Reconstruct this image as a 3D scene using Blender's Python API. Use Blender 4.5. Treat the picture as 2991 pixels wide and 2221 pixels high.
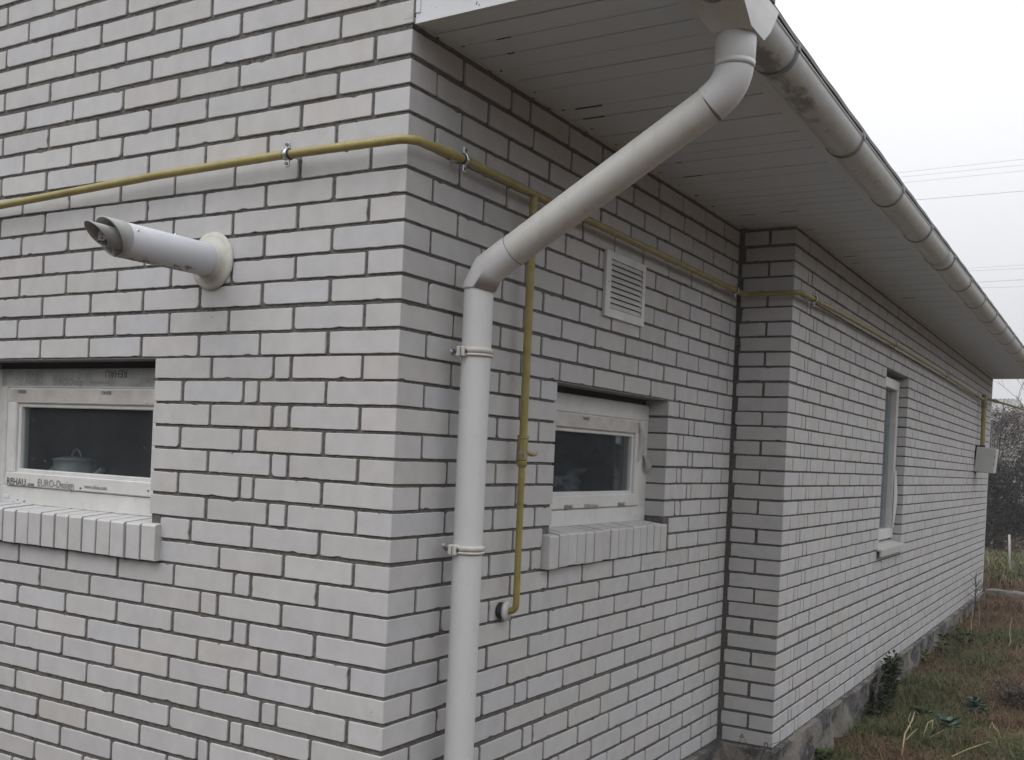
import bpy, math, random
from mathutils import Vector, Matrix, noise
random.seed(7)
rnd = random.uniform
R = math.radians
for o in list(bpy.data.objects):
    bpy.data.objects.remove(o)
scene = bpy.context.scene
COL = scene.collection

# ------------------------------------------------------------------ camera
cam_d = bpy.data.cameras.new('camera')
cam = bpy.data.objects.new('camera', cam_d)
COL.objects.link(cam)
cam_d.sensor_fit = 'HORIZONTAL'
cam_d.sensor_width = 36.0
cam_d.lens = 36.0 * 3029.92 / 2991.0
cam_d.shift_x = -(1512.85 - 1495.5) / 2991.0
cam_d.shift_y = (1358.76 - 1110.5) / 2991.0
cam_d.clip_start = 0.05
cam_d.clip_end = 2000.0
right = (0.857196, 0.513101, 0.044074)
up = (-0.04389, -0.012484, 0.998958)
back = (0.513117, -0.858237, 0.011819)
cam.matrix_world = Matrix(((right[0], up[0], back[0], 1.71744),
                           (right[1], up[1], back[1], -2.22324),
                           (right[2], up[2], back[2], -1.13067),
                           (0, 0, 0, 1)))
scene.camera = cam

# ------------------------------------------------------------------ sky and sun (overcast)
SUN_EL, SUN_AZ = R(52), R(200)
world = bpy.data.worlds.new('World')
scene.world = world
world.use_nodes = True
nt = world.node_tree
nt.nodes.clear()
sky = nt.nodes.new('ShaderNodeTexSky')
sky.sky_type = 'NISHITA'
sky.sun_disc = False
sky.sun_elevation = SUN_EL
sky.sun_rotation = SUN_AZ
sky.dust_density = 6.0
sky.ozone_density = 1.0
# closed cloud deck over the clear sky: brighter overhead than at the horizon
tcw = nt.nodes.new('ShaderNodeTexCoord')
sepw = nt.nodes.new('ShaderNodeSeparateXYZ')
nt.links.new(tcw.outputs['Generated'], sepw.inputs[0])
deck = nt.nodes.new('ShaderNodeMapRange')
deck.inputs['From Min'].default_value = 0.0
deck.inputs['From Max'].default_value = 1.0
deck.inputs['To Min'].default_value = 5.0
deck.inputs['To Max'].default_value = 17.0
nt.links.new(sepw.outputs['Z'], deck.inputs['Value'])
mix = nt.nodes.new('ShaderNodeMix')
mix.data_type = 'RGBA'
mix.inputs[0].default_value = 0.92            # the clouds hide nearly all of the blue
tint = nt.nodes.new('ShaderNodeMix')
tint.data_type = 'RGBA'
tint.blend_type = 'MULTIPLY'
tint.inputs[0].default_value = 1.0
tint.inputs[7].default_value = (0.99, 0.995, 1.02, 1)
bg = nt.nodes.new('ShaderNodeBackground')
bg.inputs[1].default_value = 0.13
outw = nt.nodes.new('ShaderNodeOutputWorld')
nt.links.new(sky.outputs[0], mix.inputs[6])
nt.links.new(deck.outputs[0], mix.inputs[7])
nt.links.new(mix.outputs[2], tint.inputs[6])
nt.links.new(tint.outputs[2], bg.inputs[0])
nt.links.new(bg.outputs[0], outw.inputs[0])

sun_d = bpy.data.lights.new('sun', 'SUN')
sun_d.energy = 0.9
sun_d.angle = R(60)
sun_d.color = (1.0, 0.985, 0.96)
sun = bpy.data.objects.new('sun', sun_d)
COL.objects.link(sun)
# direction towards the sun: azimuth measured from +Y clockwise
sdir = Vector((math.sin(SUN_AZ) * math.cos(SUN_EL), math.cos(SUN_AZ) * math.cos(SUN_EL), math.sin(SUN_EL)))
sun.rotation_euler = sdir.to_track_quat('Z', 'Y').to_euler()
sun.location = (3, -3, 6)

vs = scene.view_settings
vs.view_transform = 'Standard'
vs.look = 'None'
vs.gamma = 1.0
vs.exposure = 0.0
vs.use_curve_mapping = False
scene.cycles.max_bounces = 8
scene.cycles.diffuse_bounces = 5

# ------------------------------------------------------------------ materials
class N:
    """small node helper"""
    def __init__(s, name, rough=0.6, spec=0.5, metal=0.0):
        s.m = bpy.data.materials.new(name)
        s.m.use_nodes = True
        s.t = s.m.node_tree
        s.b = s.t.nodes['Principled BSDF']
        s.b.inputs['Roughness'].default_value = rough
        s.b.inputs['Specular IOR Level'].default_value = spec
        s.b.inputs['Metallic'].default_value = metal
    def n(s, t):
        return s.t.nodes.new(t)
    def l(s, a, b):
        s.t.links.new(a, b)
    def coord(s, scale=(1, 1, 1), kind='Object'):
        c = s.n('ShaderNodeTexCoord')
        mp = s.n('ShaderNodeMapping')
        mp.inputs['Scale'].default_value = scale
        s.l(c.outputs[kind], mp.inputs[0])
        return mp.outputs[0]
    def noise(s, scale, detail=4, rough=0.55, vec=None):
        x = s.n('ShaderNodeTexNoise')
        x.inputs['Scale'].default_value = scale
        x.inputs['Detail'].default_value = detail
        x.inputs['Roughness'].default_value = rough
        s.l(vec if vec else s.coord(), x.inputs['Vector'])
        return x.outputs['Fac']
    def ramp(s, fac, stops):
        x = s.n('ShaderNodeValToRGB')
        e = x.color_ramp.elements
        while len(e) < len(stops):
            e.new(0.5)
        for i, (p, c) in enumerate(stops):
            e[i].position = p
            e[i].color = (*c, 1) if len(c) == 3 else c
        s.l(fac, x.inputs[0])
        return x.outputs[0]
    def mixc(s, fac, a, b, mode='MIX'):
        x = s.n('ShaderNodeMix')
        x.data_type = 'RGBA'
        x.blend_type = mode
        for sock, v in ((x.inputs[0], fac), (x.inputs[6], a), (x.inputs[7], b)):
            if isinstance(v, (int, float)):
                sock.default_value = v
            elif isinstance(v, tuple):
                sock.default_value = (*v, 1)
            else:
                s.l(v, sock)
        return x.outputs[2]
    def math(s, op, a, b=0.0, clamp=False):
        x = s.n('ShaderNodeMath')
        x.operation = op
        x.use_clamp = clamp
        for i, v in enumerate((a, b)):
            if isinstance(v, (int, float)):
                x.inputs[i].default_value = v
            else:
                s.l(v, x.inputs[i])
        return x.outputs[0]
    def island(s):
        return s.n('ShaderNodeNewGeometry').outputs['Random Per Island']
    def white(s, val, k):
        x = s.n('ShaderNodeTexWhiteNoise')
        x.noise_dimensions = '1D'
        s.l(s.math('MULTIPLY', val, k), x.inputs['W'])
        return x.outputs['Value']
    def base(s, c):
        if isinstance(c, tuple):
            s.b.inputs['Base Color'].default_value = (*c, 1)
        else:
            s.l(c, s.b.inputs['Base Color'])
    def rough(s, c):
        s.l(c, s.b.inputs['Roughness'])
    def bump(s, h, strength=0.3, dist=0.01):
        x = s.n('ShaderNodeBump')
        x.inputs['Strength'].default_value = strength
        x.inputs['Distance'].default_value = dist
        s.l(h, x.inputs['Height'])
        s.l(x.outputs[0], s.b.inputs['Normal'])

def mat_plain(name, c, rough=0.6, spec=0.5, metal=0.0, var=0.12, scale=8.0, bump=0.0):
    k = N(name, rough, spec, metal)
    f = k.noise(scale, 5)
    lo = tuple(v * (1 - var) for v in c)
    hi = tuple(min(1, v * (1 + var)) for v in c)
    k.base(k.ramp(f, [(0.3, lo), (0.7, hi)]))
    if bump:
        k.bump(k.noise(scale * 12, 4), bump, 0.004)
    return k.m

def mat_brick():
    k = N('white_silicate_brick', 0.85, 0.25)
    isl = k.island()
    a = k.white(isl, 917.0)
    b = k.white(isl, 311.0)
    tone = k.ramp(a, [(0.0, (0.447, 0.443, 0.440)), (0.12, (0.470, 0.466, 0.464)), (0.5, (0.485, 0.482, 0.482)), (0.85, (0.503, 0.501, 0.503)), (1.0, (0.522, 0.521, 0.523))])
    hue = k.ramp(b, [(0.0, (0.978, 0.988, 1.03)), (0.3, (0.99, 0.994, 1.018)), (0.6, (1.0, 1.0, 1.005)), (0.9, (1.006, 1.0, 0.985)), (1.0, (1.018, 0.992, 0.975))])
    c = k.mixc(1.0, tone, hue, 'MULTIPLY')
    v = k.coord()
    big = k.noise(1.3, 3, 0.5, v)
    c = k.mixc(k.ramp(big, [(0.42, (0, 0, 0)), (0.75, (0.30, 0.30, 0.30))]), c, (0.47, 0.455, 0.43))
    mid = k.noise(14, 5, 0.6, v)
    c = k.mixc(0.16, c, k.ramp(mid, [(0.25, (0.25, 0.25, 0.24)), (0.75, (0.8, 0.8, 0.8))]))
    fine = k.noise(210, 3, 0.6, v)
    c = k.mixc(k.ramp(fine, [(0.24, (0.5, 0.5, 0.5)), (0.32, (0, 0, 0))]), c, (0.33, 0.32, 0.30))
    # rare dark specks and pits in the sand-lime body
    vo = k.n('ShaderNodeTexVoronoi')
    vo.inputs['Scale'].default_value = 13.0
    k.l(v, vo.inputs['Vector'])
    sp = k.math('MULTIPLY', k.math('LESS_THAN', vo.outputs['Distance'], 0.028), k.math('GREATER_THAN', k.white(vo.outputs['Color'], 77.0), 0.80))
    c = k.mixc(k.math('MULTIPLY', sp, 0.75), c, (0.10, 0.09, 0.085))
    # rubbed, grimy streaks
    st = k.noise(5.5, 6, 0.7, k.coord((2.2, 2.2, 0.8)))
    c = k.mixc(k.ramp(st, [(0.62, (0, 0, 0)), (0.78, (0.28, 0.28, 0.28))]), c, (0.36, 0.34, 0.31))
    k.base(c)
    k.bump(k.math('ADD', k.math('MULTIPLY', fine, 0.5), mid), 0.12, 0.003)
    return k.m

def mat_mortar():
    k = N('grey_mortar', 0.95, 0.1)
    v = k.coord()
    f = k.noise(2.3, 6, 0.65, v)
    g = k.noise(90, 4, 0.7, v)
    c = k.ramp(f, [(0.3, (0.075, 0.072, 0.069)), (0.55, (0.105, 0.100, 0.094)), (0.78, (0.19, 0.178, 0.160))])
    c = k.mixc(0.35, c, k.ramp(g, [(0.3, (0.06, 0.057, 0.052)), (0.7, (0.36, 0.34, 0.31))]))
    k.base(c)
    k.bump(g, 0.8, 0.006)
    return k.m

def mat_pvc(name, c, dirt=0.25, dirt_col=(0.30, 0.28, 0.22), rough=0.38, scuff=False):
    k = N(name, rough, 0.45)
    v = k.coord()
    f = k.noise(3.0, 6, 0.6, v)
    g = k.noise(26, 6, 0.7, k.coord((1, 1, 0.35)))
    col = k.ramp(f, [(0.3, tuple(x * 0.95 for x in c)), (0.7, c)])
    d = k.math('MULTIPLY', k.ramp(g, [(0.5, (0, 0, 0)), (0.85, (1, 1, 1))]), dirt)
    col = k.mixc(d, col, dirt_col)
    speck = k.noise(140, 2, 0.5, v)
    col = k.mixc(k.ramp(speck, [(0.23, (0.6, 0.6, 0.6)), (0.29, (0, 0, 0))]), col, (0.2, 0.19, 0.16))
    k.base(col)
    k.rough(k.ramp(g, [(0.3, (rough, rough, rough)), (0.8, (0.7, 0.7, 0.7))]))
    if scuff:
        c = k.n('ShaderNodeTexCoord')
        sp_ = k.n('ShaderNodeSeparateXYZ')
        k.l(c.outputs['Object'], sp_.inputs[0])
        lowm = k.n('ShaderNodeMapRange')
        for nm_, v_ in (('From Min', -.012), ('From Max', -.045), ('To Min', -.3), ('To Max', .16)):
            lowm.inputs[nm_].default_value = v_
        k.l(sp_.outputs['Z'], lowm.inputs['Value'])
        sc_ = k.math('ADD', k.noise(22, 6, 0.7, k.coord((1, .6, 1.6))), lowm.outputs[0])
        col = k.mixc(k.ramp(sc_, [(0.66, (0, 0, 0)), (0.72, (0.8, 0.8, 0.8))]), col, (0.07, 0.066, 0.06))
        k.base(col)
    return k.m

def mat_gutter():
    k = N('weathered_gutter_plastic', 0.45, 0.4)
    c = k.n('ShaderNodeTexCoord')
    v = c.outputs['Object']
    sep = k.n('ShaderNodeSeparateXYZ')
    k.l(v, sep.inputs[0])
    f = k.noise(7, 7, 0.68, k.coord((1.3, 0.55, 1.3)))
    g = k.noise(30, 5, 0.7, k.coord((1, 0.6, 1)))
    col = k.ramp(g, [(0.3, (0.47, 0.485, 0.47)), (0.7, (0.56, 0.575, 0.57))])
    # leak stains grow thick near the outlet end (small y) and thin out along the run
    near = k.n('ShaderNodeMapRange')
    near.inputs['From Min'].default_value = 0.3
    near.inputs['From Max'].default_value = 2.6
    near.inputs['To Min'].default_value = 0.14
    near.inputs['To Max'].default_value = -0.09
    k.l(sep.outputs['Y'], near.inputs['Value'])
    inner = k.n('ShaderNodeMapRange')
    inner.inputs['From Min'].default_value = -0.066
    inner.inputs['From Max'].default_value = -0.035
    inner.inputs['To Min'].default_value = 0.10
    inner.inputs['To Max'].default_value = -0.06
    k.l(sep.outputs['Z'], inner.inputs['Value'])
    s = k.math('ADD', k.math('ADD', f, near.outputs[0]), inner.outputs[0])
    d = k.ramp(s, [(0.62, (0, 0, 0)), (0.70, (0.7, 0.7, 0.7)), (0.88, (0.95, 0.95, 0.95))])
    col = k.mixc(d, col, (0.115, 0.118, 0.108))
    ol = k.noise(2.2, 4, 0.6, k.coord((1, 0.3, 1)))
    col = k.mixc(k.ramp(ol, [(0.45, (0, 0, 0)), (0.75, (0.4, 0.4, 0.4))]), col, (0.33, 0.345, 0.30))
    k.base(col)
    return k.m

def mat_yellow():
    k = N('yellow_gas_paint', 0.42, 0.5)
    v = k.coord()
    f = k.noise(16, 6, 0.65, v)
    col = k.ramp(f, [(0.28, (0.235, 0.185, 0.06)), (0.6, (0.31, 0.262, 0.085)), (0.8, (0.385, 0.34, 0.145))])
    g = k.noise(75, 4, 0.7, v)
    col = k.mixc(k.ramp(g, [(0.30, (0.75, 0.75, 0.75)), (0.40, (0, 0, 0))]), col, (0.14, 0.105, 0.05))
    k.base(col)
    k.bump(g, 0.25, 0.002)
    return k.m

def mat_plinth():
    k = N('rubble_plinth_stone', 0.9, 0.25)
    v = k.coord()
    vo = k.n('ShaderNodeTexVoronoi')
    vo.inputs['Scale'].default_value = 4.2
    wob = k.n('ShaderNodeTexNoise')
    wob.inputs['Scale'].default_value = 5.0
    wob.inputs['Detail'].default_value = 5
    k.l(v, wob.inputs['Vector'])
    ad = k.n('ShaderNodeVectorMath')
    ad.operation = 'MULTIPLY_ADD'
    ad.inputs[1].default_value = (0.28, 0.28, 0.28)
    k.l(wob.outputs['Color'], ad.inputs[0])
    k.l(v, ad.inputs[2])
    k.l(ad.outputs[0], vo.inputs['Vector'])
    st = k.ramp(k.white(vo.outputs['Color'], 31.0), [(0.0, (0.055, 0.060, 0.070)), (0.35, (0.10, 0.103, 0.112)), (0.6, (0.165, 0.148, 0.135)), (1.0, (0.235, 0.225, 0.215))])
    f = k.noise(21, 8, 0.78, k.coord((1, 1, 0.7)))
    c = k.mixc(0.62, st, k.ramp(f, [(0.30, (0.022, 0.025, 0.030)), (0.52, (0.12, 0.122, 0.125)), (0.70, (0.34, 0.325, 0.30))]))
    m = k.noise(6, 6, 0.7, v)
    c = k.mixc(k.ramp(m, [(0.53, (0, 0, 0)), (0.59, (0.9, 0.9, 0.9))]), c, (0.26, 0.245, 0.222))
    c = k.mixc(k.ramp(vo.outputs['Distance'], [(0.50, (0, 0, 0)), (0.62, (0.8, 0.8, 0.8))]), c, (0.27, 0.25, 0.222))
    k.base(c)
    k.bump(k.math('ADD', f, k.noise(50, 5, 0.7, v)), 0.7, 0.02)
    return k.m

def mat_ground():
    k = N('dry_weedy_soil', 0.97, 0.1)
    v = k.coord()
    f = k.noise(0.9, 6, 0.65, v)
    g = k.noise(13, 6, 0.7, v)
    h = k.noise(70, 5, 0.7, v)
    c = k.ramp(g, [(0.28, (0.080, 0.050, 0.036)), (0.5, (0.140, 0.089, 0.060)), (0.72, (0.205, 0.142, 0.094))])
    c = k.mixc(k.ramp(f, [(0.50, (0, 0, 0)), (0.62, (0.7, 0.7, 0.7))]), c, (0.080, 0.090, 0.040))
    c = k.mixc(0.4, c, k.ramp(h, [(0.3, (0.03, 0.022, 0.016)), (0.7, (0.18, 0.135, 0.085))]))
    k.base(c)
    k.bump(k.math('ADD', g, h), 0.8, 0.04)
    return k.m

def mat_leaf(name, stops):
    k = N(name, 0.75, 0.2)
    k.base(k.ramp(k.white(k.island(), 531.0), stops))
    return k.m

def mat_glass():
    k = N('window_glass', 0.02, 0.5)
    t = k.t
    tr = k.n('ShaderNodeBsdfTransparent')
    tr.inputs[0].default_value = (0.80, 0.84, 0.86, 1)
    gl = k.n('ShaderNodeBsdfGlossy')
    gl.inputs['Roughness'].default_value = 0.015
    gl.inputs['Color'].default_value = (0.9, 0.95, 1.0, 1)
    lw = k.n('ShaderNodeLayerWeight')
    lw.inputs[0].default_value = 0.5
    fr = k.n('ShaderNodeMath')
    fr.operation = 'MULTIPLY_ADD'
    k.l(k.math('POWER', lw.outputs['Facing'], 5.0), fr.inputs[0])
    fr.inputs[1].default_value = 0.9
    fr.inputs[2].default_value = 0.018
    ms = k.n('ShaderNodeMixShader')
    k.l(fr.outputs[0], ms.inputs[0])
    k.l(tr.outputs[0], ms.inputs[1])
    k.l(gl.outputs[0], ms.inputs[2])
    du = k.n('ShaderNodeBsdfDiffuse')
    du.inputs[0].default_value = (0.46, 0.49, 0.53, 1)
    m2 = k.n('ShaderNodeMixShader')
    sm = k.noise(5, 5, 0.65, k.coord((1, 1, 0.6)))
    k.l(k.math('MULTIPLY', k.ramp(sm, [(0.3, (0.55, 0.55, 0.55)), (0.75, (1, 1, 1))]), 0.055), m2.inputs[0])
    k.l(ms.outputs[0], m2.inputs[1])
    k.l(du.outputs[0], m2.inputs[2])
    out = [x for x in t.nodes if x.type == 'OUTPUT_MATERIAL'][0]
    k.l(m2.outputs[0], out.inputs[0])
    return k.m

def mat_film():
    """window plastic still wearing its printed protective film: white with greyed, streaky residue"""
    k = N('filmed_window_plastic', 0.4, 0.4)
    v = k.coord()
    f = k.noise(6, 6, 0.65, v)
    col = k.ramp(f, [(0.3, (0.56, 0.56, 0.54)), (0.7, (0.68, 0.68, 0.67))])
    g = k.noise(40, 6, 0.75, k.coord((1, 1, 0.3)))
    col = k.mixc(k.ramp(g, [(0.56, (0, 0, 0)), (0.75, (0.4, 0.4, 0.4))]), col, (0.30, 0.285, 0.25))
    k.base(col)
    return k.m

M = dict(
    brick=mat_brick(), mortar=mat_mortar(),
    pvc=mat_pvc('white_pipe_plastic', (0.60, 0.605, 0.615), 0.16),
    pvc_dirty=mat_pvc('dusty_pipe_plastic', (0.57, 0.57, 0.55), 0.42, (0.30, 0.275, 0.19)),
    clampw=mat_pvc('grimy_clamp_plastic', (0.58, 0.57, 0.53), 0.6, (0.16, 0.14, 0.10)),
    gutter=mat_gutter(), yellow=mat_yellow(), plinth=mat_plinth(), ground=mat_ground(),
    frame=mat_film(), glass=mat_glass(),
    soffit=mat_pvc('soffit_vinyl', (0.60, 0.665, 0.735), 0.10, (0.3, 0.3, 0.28), 0.45),
    fascia=mat_pvc('white_fascia_vinyl', (0.60, 0.62, 0.64), 0.06, (0.4, 0.4, 0.36), 0.3),
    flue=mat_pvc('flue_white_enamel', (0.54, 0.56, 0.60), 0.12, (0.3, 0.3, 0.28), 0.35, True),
    flue_grey=mat_plain('flue_grey_plastic', (0.36, 0.37, 0.36), 0.5),
    flange=mat_plain('yellowed_rubber_flange', (0.50, 0.495, 0.445), 0.5, var=0.14, scale=14),
    bracket=mat_plain('weathered_bracket', (0.22, 0.23, 0.225), 0.55, var=0.3, scale=25),
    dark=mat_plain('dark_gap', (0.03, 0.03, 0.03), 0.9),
    zinc=mat_plain('zinc_plated_steel', (0.55, 0.57, 0.58), 0.32, metal=0.9),
    rubber=mat_plain('black_rubber', (0.03, 0.03, 0.03), 0.7),
    roof=mat_plain('dark_metal_roof', (0.075, 0.068, 0.068), 0.5, var=0.25, scale=20),
    foam=mat_plain('brown_mounting_foam', (0.16, 0.10, 0.075), 0.95, var=0.4, scale=40, bump=0.8),
    room=mat_plain('room_wall', (0.20, 0.20, 0.205), 0.9),
    cloth=mat_plain('net_curtain', (0.13, 0.135, 0.14), 0.9),
    enamel=mat_plain('kettle_enamel', (0.34, 0.35, 0.32), 0.35),
    grille=mat_plain('grille_plastic', (0.60, 0.605, 0.60), 0.45),
    mesh=mat_plain('insect_mesh', (0.05, 0.05, 0.05), 0.8, var=0.5, scale=300),
    steel=mat_plain('galvanised_lintel', (0.17, 0.17, 0.17), 0.7),
    box=mat_plain('cabinet_paint', (0.47, 0.475, 0.46), 0.5, var=0.06),
    rust=mat_plain('rusty_wire', (0.12, 0.09, 0.07), 0.8, var=0.3),
    bark=mat_plain('dark_bark', (0.07, 0.062, 0.058), 0.9, var=0.3, scale=12),
    stalk=mat_plain('dry_stalk', (0.36, 0.29, 0.17), 0.9, var=0.25, scale=18),
    concrete=mat_plain('old_concrete', (0.24, 0.225, 0.205), 0.95, var=0.35, scale=9, bump=0.6),
    barn_wall=mat_plain('pale_render', (0.42, 0.41, 0.40), 0.9, var=0.35, scale=2.5),
    slate=mat_plain('corrugated_slate', (0.20, 0.195, 0.19), 0.85, var=0.35, scale=3),
    cable=mat_plain('power_cable', (0.62, 0.62, 0.64), 0.8),  # distance haze put into the pale cable colour
    ink=mat_plain('film_print_ink', (0.09, 0.09, 0.095), 0.8, var=0.4, scale=60),
    ink_faint=mat_plain('faded_print_ink', (0.24, 0.24, 0.245), 0.8, var=0.15, scale=60),
    redfoam=mat_plain('red_primer', (0.14, 0.05, 0.045), 0.9),
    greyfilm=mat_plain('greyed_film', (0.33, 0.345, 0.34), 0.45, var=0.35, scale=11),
    beigefilm=mat_plain('beige_film', (0.47, 0.455, 0.425), 0.5, var=0.2, scale=14),
    oldtape=mat_plain('aged_film', (0.34, 0.325, 0.30), 0.6, var=0.2, scale=30),
    valve=mat_plain('worn_brass', (0.30, 0.26, 0.17), 0.5, metal=0.4, var=0.35, scale=60),
    orange=mat_plain('worn_valve_lever', (0.34, 0.25, 0.15), 0.6),
    leaf_dark=mat_leaf('evergreen_leaf', [(0, (0.018, 0.019, 0.016)), (0.5, (0.032, 0.033, 0.027)), (1, (0.06, 0.06, 0.048))]),
    leaf_brown=mat_leaf('withered_leaf', [(0, (0.05, 0.037, 0.034)), (0.5, (0.09, 0.066, 0.058)), (0.9, (0.14, 0.11, 0.10)), (1, (0.30, 0.27, 0.25))]),
    leaf_green=mat_leaf('weed_leaf', [(0, (0.025, 0.042, 0.014)), (0.6, (0.05, 0.085, 0.028)), (1, (0.10, 0.14, 0.06))]),
    leaf_blue=mat_leaf('blue_green_leaf', [(0, (0.03, 0.05, 0.04)), (0.6, (0.06, 0.10, 0.08)), (1, (0.13, 0.18, 0.15))]),
    leaf_moss=mat_leaf('dark_moss_leaf', [(0, (0.012, 0.018, 0.007)), (0.6, (0.026, 0.036, 0.013)), (1, (0.06, 0.07, 0.03))]),
    blade_dry=mat_leaf('dry_blade', [(0, (0.085, 0.050, 0.034)), (0.35, (0.145, 0.086, 0.052)), (0.8, (0.20, 0.128, 0.076)), (1, (0.30, 0.225, 0.135))]),
    blade_green=mat_leaf('green_blade', [(0, (0.05, 0.068, 0.026)), (0.6, (0.09, 0.118, 0.045)), (1, (0.17, 0.18, 0.08))]),
)

# ------------------------------------------------------------------ object helpers
ORG = {}
class Mb:
    """collects verts / faces / material slots of ONE mesh"""
    def __init__(s):
        s.v, s.f, s.mi, s.sm = [], [], [], []
    def add(s, verts, faces, mi=0, smooth=False):
        o = len(s.v)
        s.v.extend([tuple(v) for v in verts])
        for f in faces:
            s.f.append(tuple(i + o for i in f))
            s.mi.append(mi)
            s.sm.append(smooth)
        return s
    def box(s, x0, x1, y0, y1, z0, z1, mi=0, fn=None):
        vs_ = [(x, y, z) for z in (z0, z1) for y in (y0, y1) for x in (x0, x1)]
        if fn:
            vs_ = [fn(*p) for p in vs_]
        return s.add(vs_, [(0, 2, 3, 1), (4, 5, 7, 6), (0, 1, 5, 4), (2, 6, 7, 3), (0, 4, 6, 2), (1, 3, 7, 5)], mi)
    def bbox(s, x0, x1, y0, y1, z0, z1, c=0.004, mi=0, fn=None):
        """box with chamfered edges"""
        X, Y, Z_ = (x0, x1), (y0, y1), (z0, z1)
        idx, vs_ = {}, []
        for i in (0, 1):
            for j in (0, 1):
                for k in (0, 1):
                    sx, sy, sz = (1 - 2 * i), (1 - 2 * j), (1 - 2 * k)
                    p = (X[i], Y[j], Z_[k])
                    for a in range(3):
                        q = [p[0] + sx * c, p[1] + sy * c, p[2] + sz * c]
                        q[a] = p[a]
                        idx[(i, j, k, a)] = len(vs_)
                        vs_.append(tuple(q))
        fs = []
        for a in range(3):
            b, d = (a + 1) % 3, (a + 2) % 3
            for e in (0, 1):
                def key(m, n_):
                    t = [0, 0, 0]
                    t[a], t[b], t[d] = e, m, n_
                    return idx[(*t, a)]
                q = [key(0, 0), key(1, 0), key(1, 1), key(0, 1)]
                fs.append(tuple(q if e else q[::-1]))
        for a in range(3):             # edge chamfers along axis a
            b, d = (a + 1) % 3, (a + 2) % 3
            for m in (0, 1):
                for n_ in (0, 1):
                    t0, t1 = [0, 0, 0], [0, 0, 0]
                    t0[b], t0[d], t1[b], t1[d] = m, n_, m, n_
                    t0[a], t1[a] = 0, 1
                    q = [idx[(*t0, b)], idx[(*t1, b)], idx[(*t1, d)], idx[(*t0, d)]]
                    fs.append(tuple(q if (m == n_) else q[::-1]))
        for i in (0, 1):
            for j in (0, 1):
                for k in (0, 1):
                    q = [idx[(i, j, k, 0)], idx[(i, j, k, 1)], idx[(i, j, k, 2)]]
                    fs.append(tuple(q if (i + j + k) % 2 else q[::-1]))
        if fn:
            vs_ = [fn(*p) for p in vs_]
        return s.add(vs_, fs, mi)
    def sweep(s, pts, rad, seg=24, caps=True, mi=0, smooth=True, inner=None):
        pts = [Vector(p) for p in pts]
        rads = rad if isinstance(rad, (list, tuple)) else [rad] * len(pts)
        n_ = len(pts)
        dirs = [(pts[i + 1] - pts[i]).normalized() for i in range(n_ - 1)]
        d = dirs[0]
        u = d.orthogonal().normalized()
        w = d.cross(u)
        offs = [u * math.cos(2 * math.pi * j / seg) + w * math.sin(2 * math.pi * j / seg) for j in range(seg)]
        vs_ = []
        for i in range(n_):
            nd = dirs[min(i, n_ - 2)]
            pd = dirs[max(i - 1, 0)]
            tm = (nd + pd).normalized()
            den = max(0.3, pd.dot(tm))
            for o_ in offs:
                q = o_ * rads[i]
                vs_.append(pts[i] + q - pd * (q.dot(tm) / den))
            if i > 0:
                rq = pd.rotation_difference(nd)
                offs = [rq @ o_ for o_ in offs]
        fs = []
        for i in range(n_ - 1):
            for j in range(seg):
                j2 = (j + 1) % seg
                fs.append((i * seg + j, i * seg + j2, (i + 1) * seg + j2, (i + 1) * seg + j))
        s.add(vs_, fs, mi, smooth)
        if caps:
            s.add(vs_[:seg], [tuple(range(seg))[::-1]], mi)
            s.add(vs_[-seg:], [tuple(range(seg))], mi)
        return s
    def lathe(s, prof, org, axis, seg=40, mi=0, smooth=True, fn=None):
        """prof: list of (along, radius)"""
        A = Vector(axis).normalized()
        u = A.orthogonal().normalized()
        w = A.cross(u)
        O = Vector(org)
        vs_ = []
        for (h, r) in prof:
            for j in range(seg):
                a = 2 * math.pi * j / seg
                vs_.append(O + A * h + (u * math.cos(a) + w * math.sin(a)) * r)
        fs = []
        for i in range(len(prof) - 1):
            for j in range(seg):
                j2 = (j + 1) % seg
                fs.append((i * seg + j, i * seg + j2, (i + 1) * seg + j2, (i + 1) * seg + j))
        return s.add(vs_, fs, mi, smooth)

def link(o):
    COL.objects.link(o)
    return o

def mesh_obj(name, mb, mats, parent=None, base=None, kind=None):
    mats = mats if isinstance(mats, (list, tuple)) else [mats]
    if parent is not None:
        org = ORG[parent]
    elif base is not None:
        org = Vector(base)
    else:
        xs = [v[0] for v in mb.v]; ys = [v[1] for v in mb.v]; zs = [v[2] for v in mb.v]
        org = Vector(((min(xs) + max(xs)) / 2, (min(ys) + max(ys)) / 2, min(zs)))
    me = bpy.data.meshes.new(name)
    me.from_pydata([(v[0] - org.x, v[1] - org.y, v[2] - org.z) for v in mb.v], [], mb.f)
    for m in mats:
        me.materials.append(m)
    me.polygons.foreach_set('material_index', mb.mi)
    me.polygons.foreach_set('use_smooth', mb.sm)
    me.update()
    o = link(bpy.data.objects.new(name, me))
    if parent is not None:
        o.parent = parent
    else:
        o.location = org
    ORG[o] = org
    if kind:
        o['kind'] = kind
    return o

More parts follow.
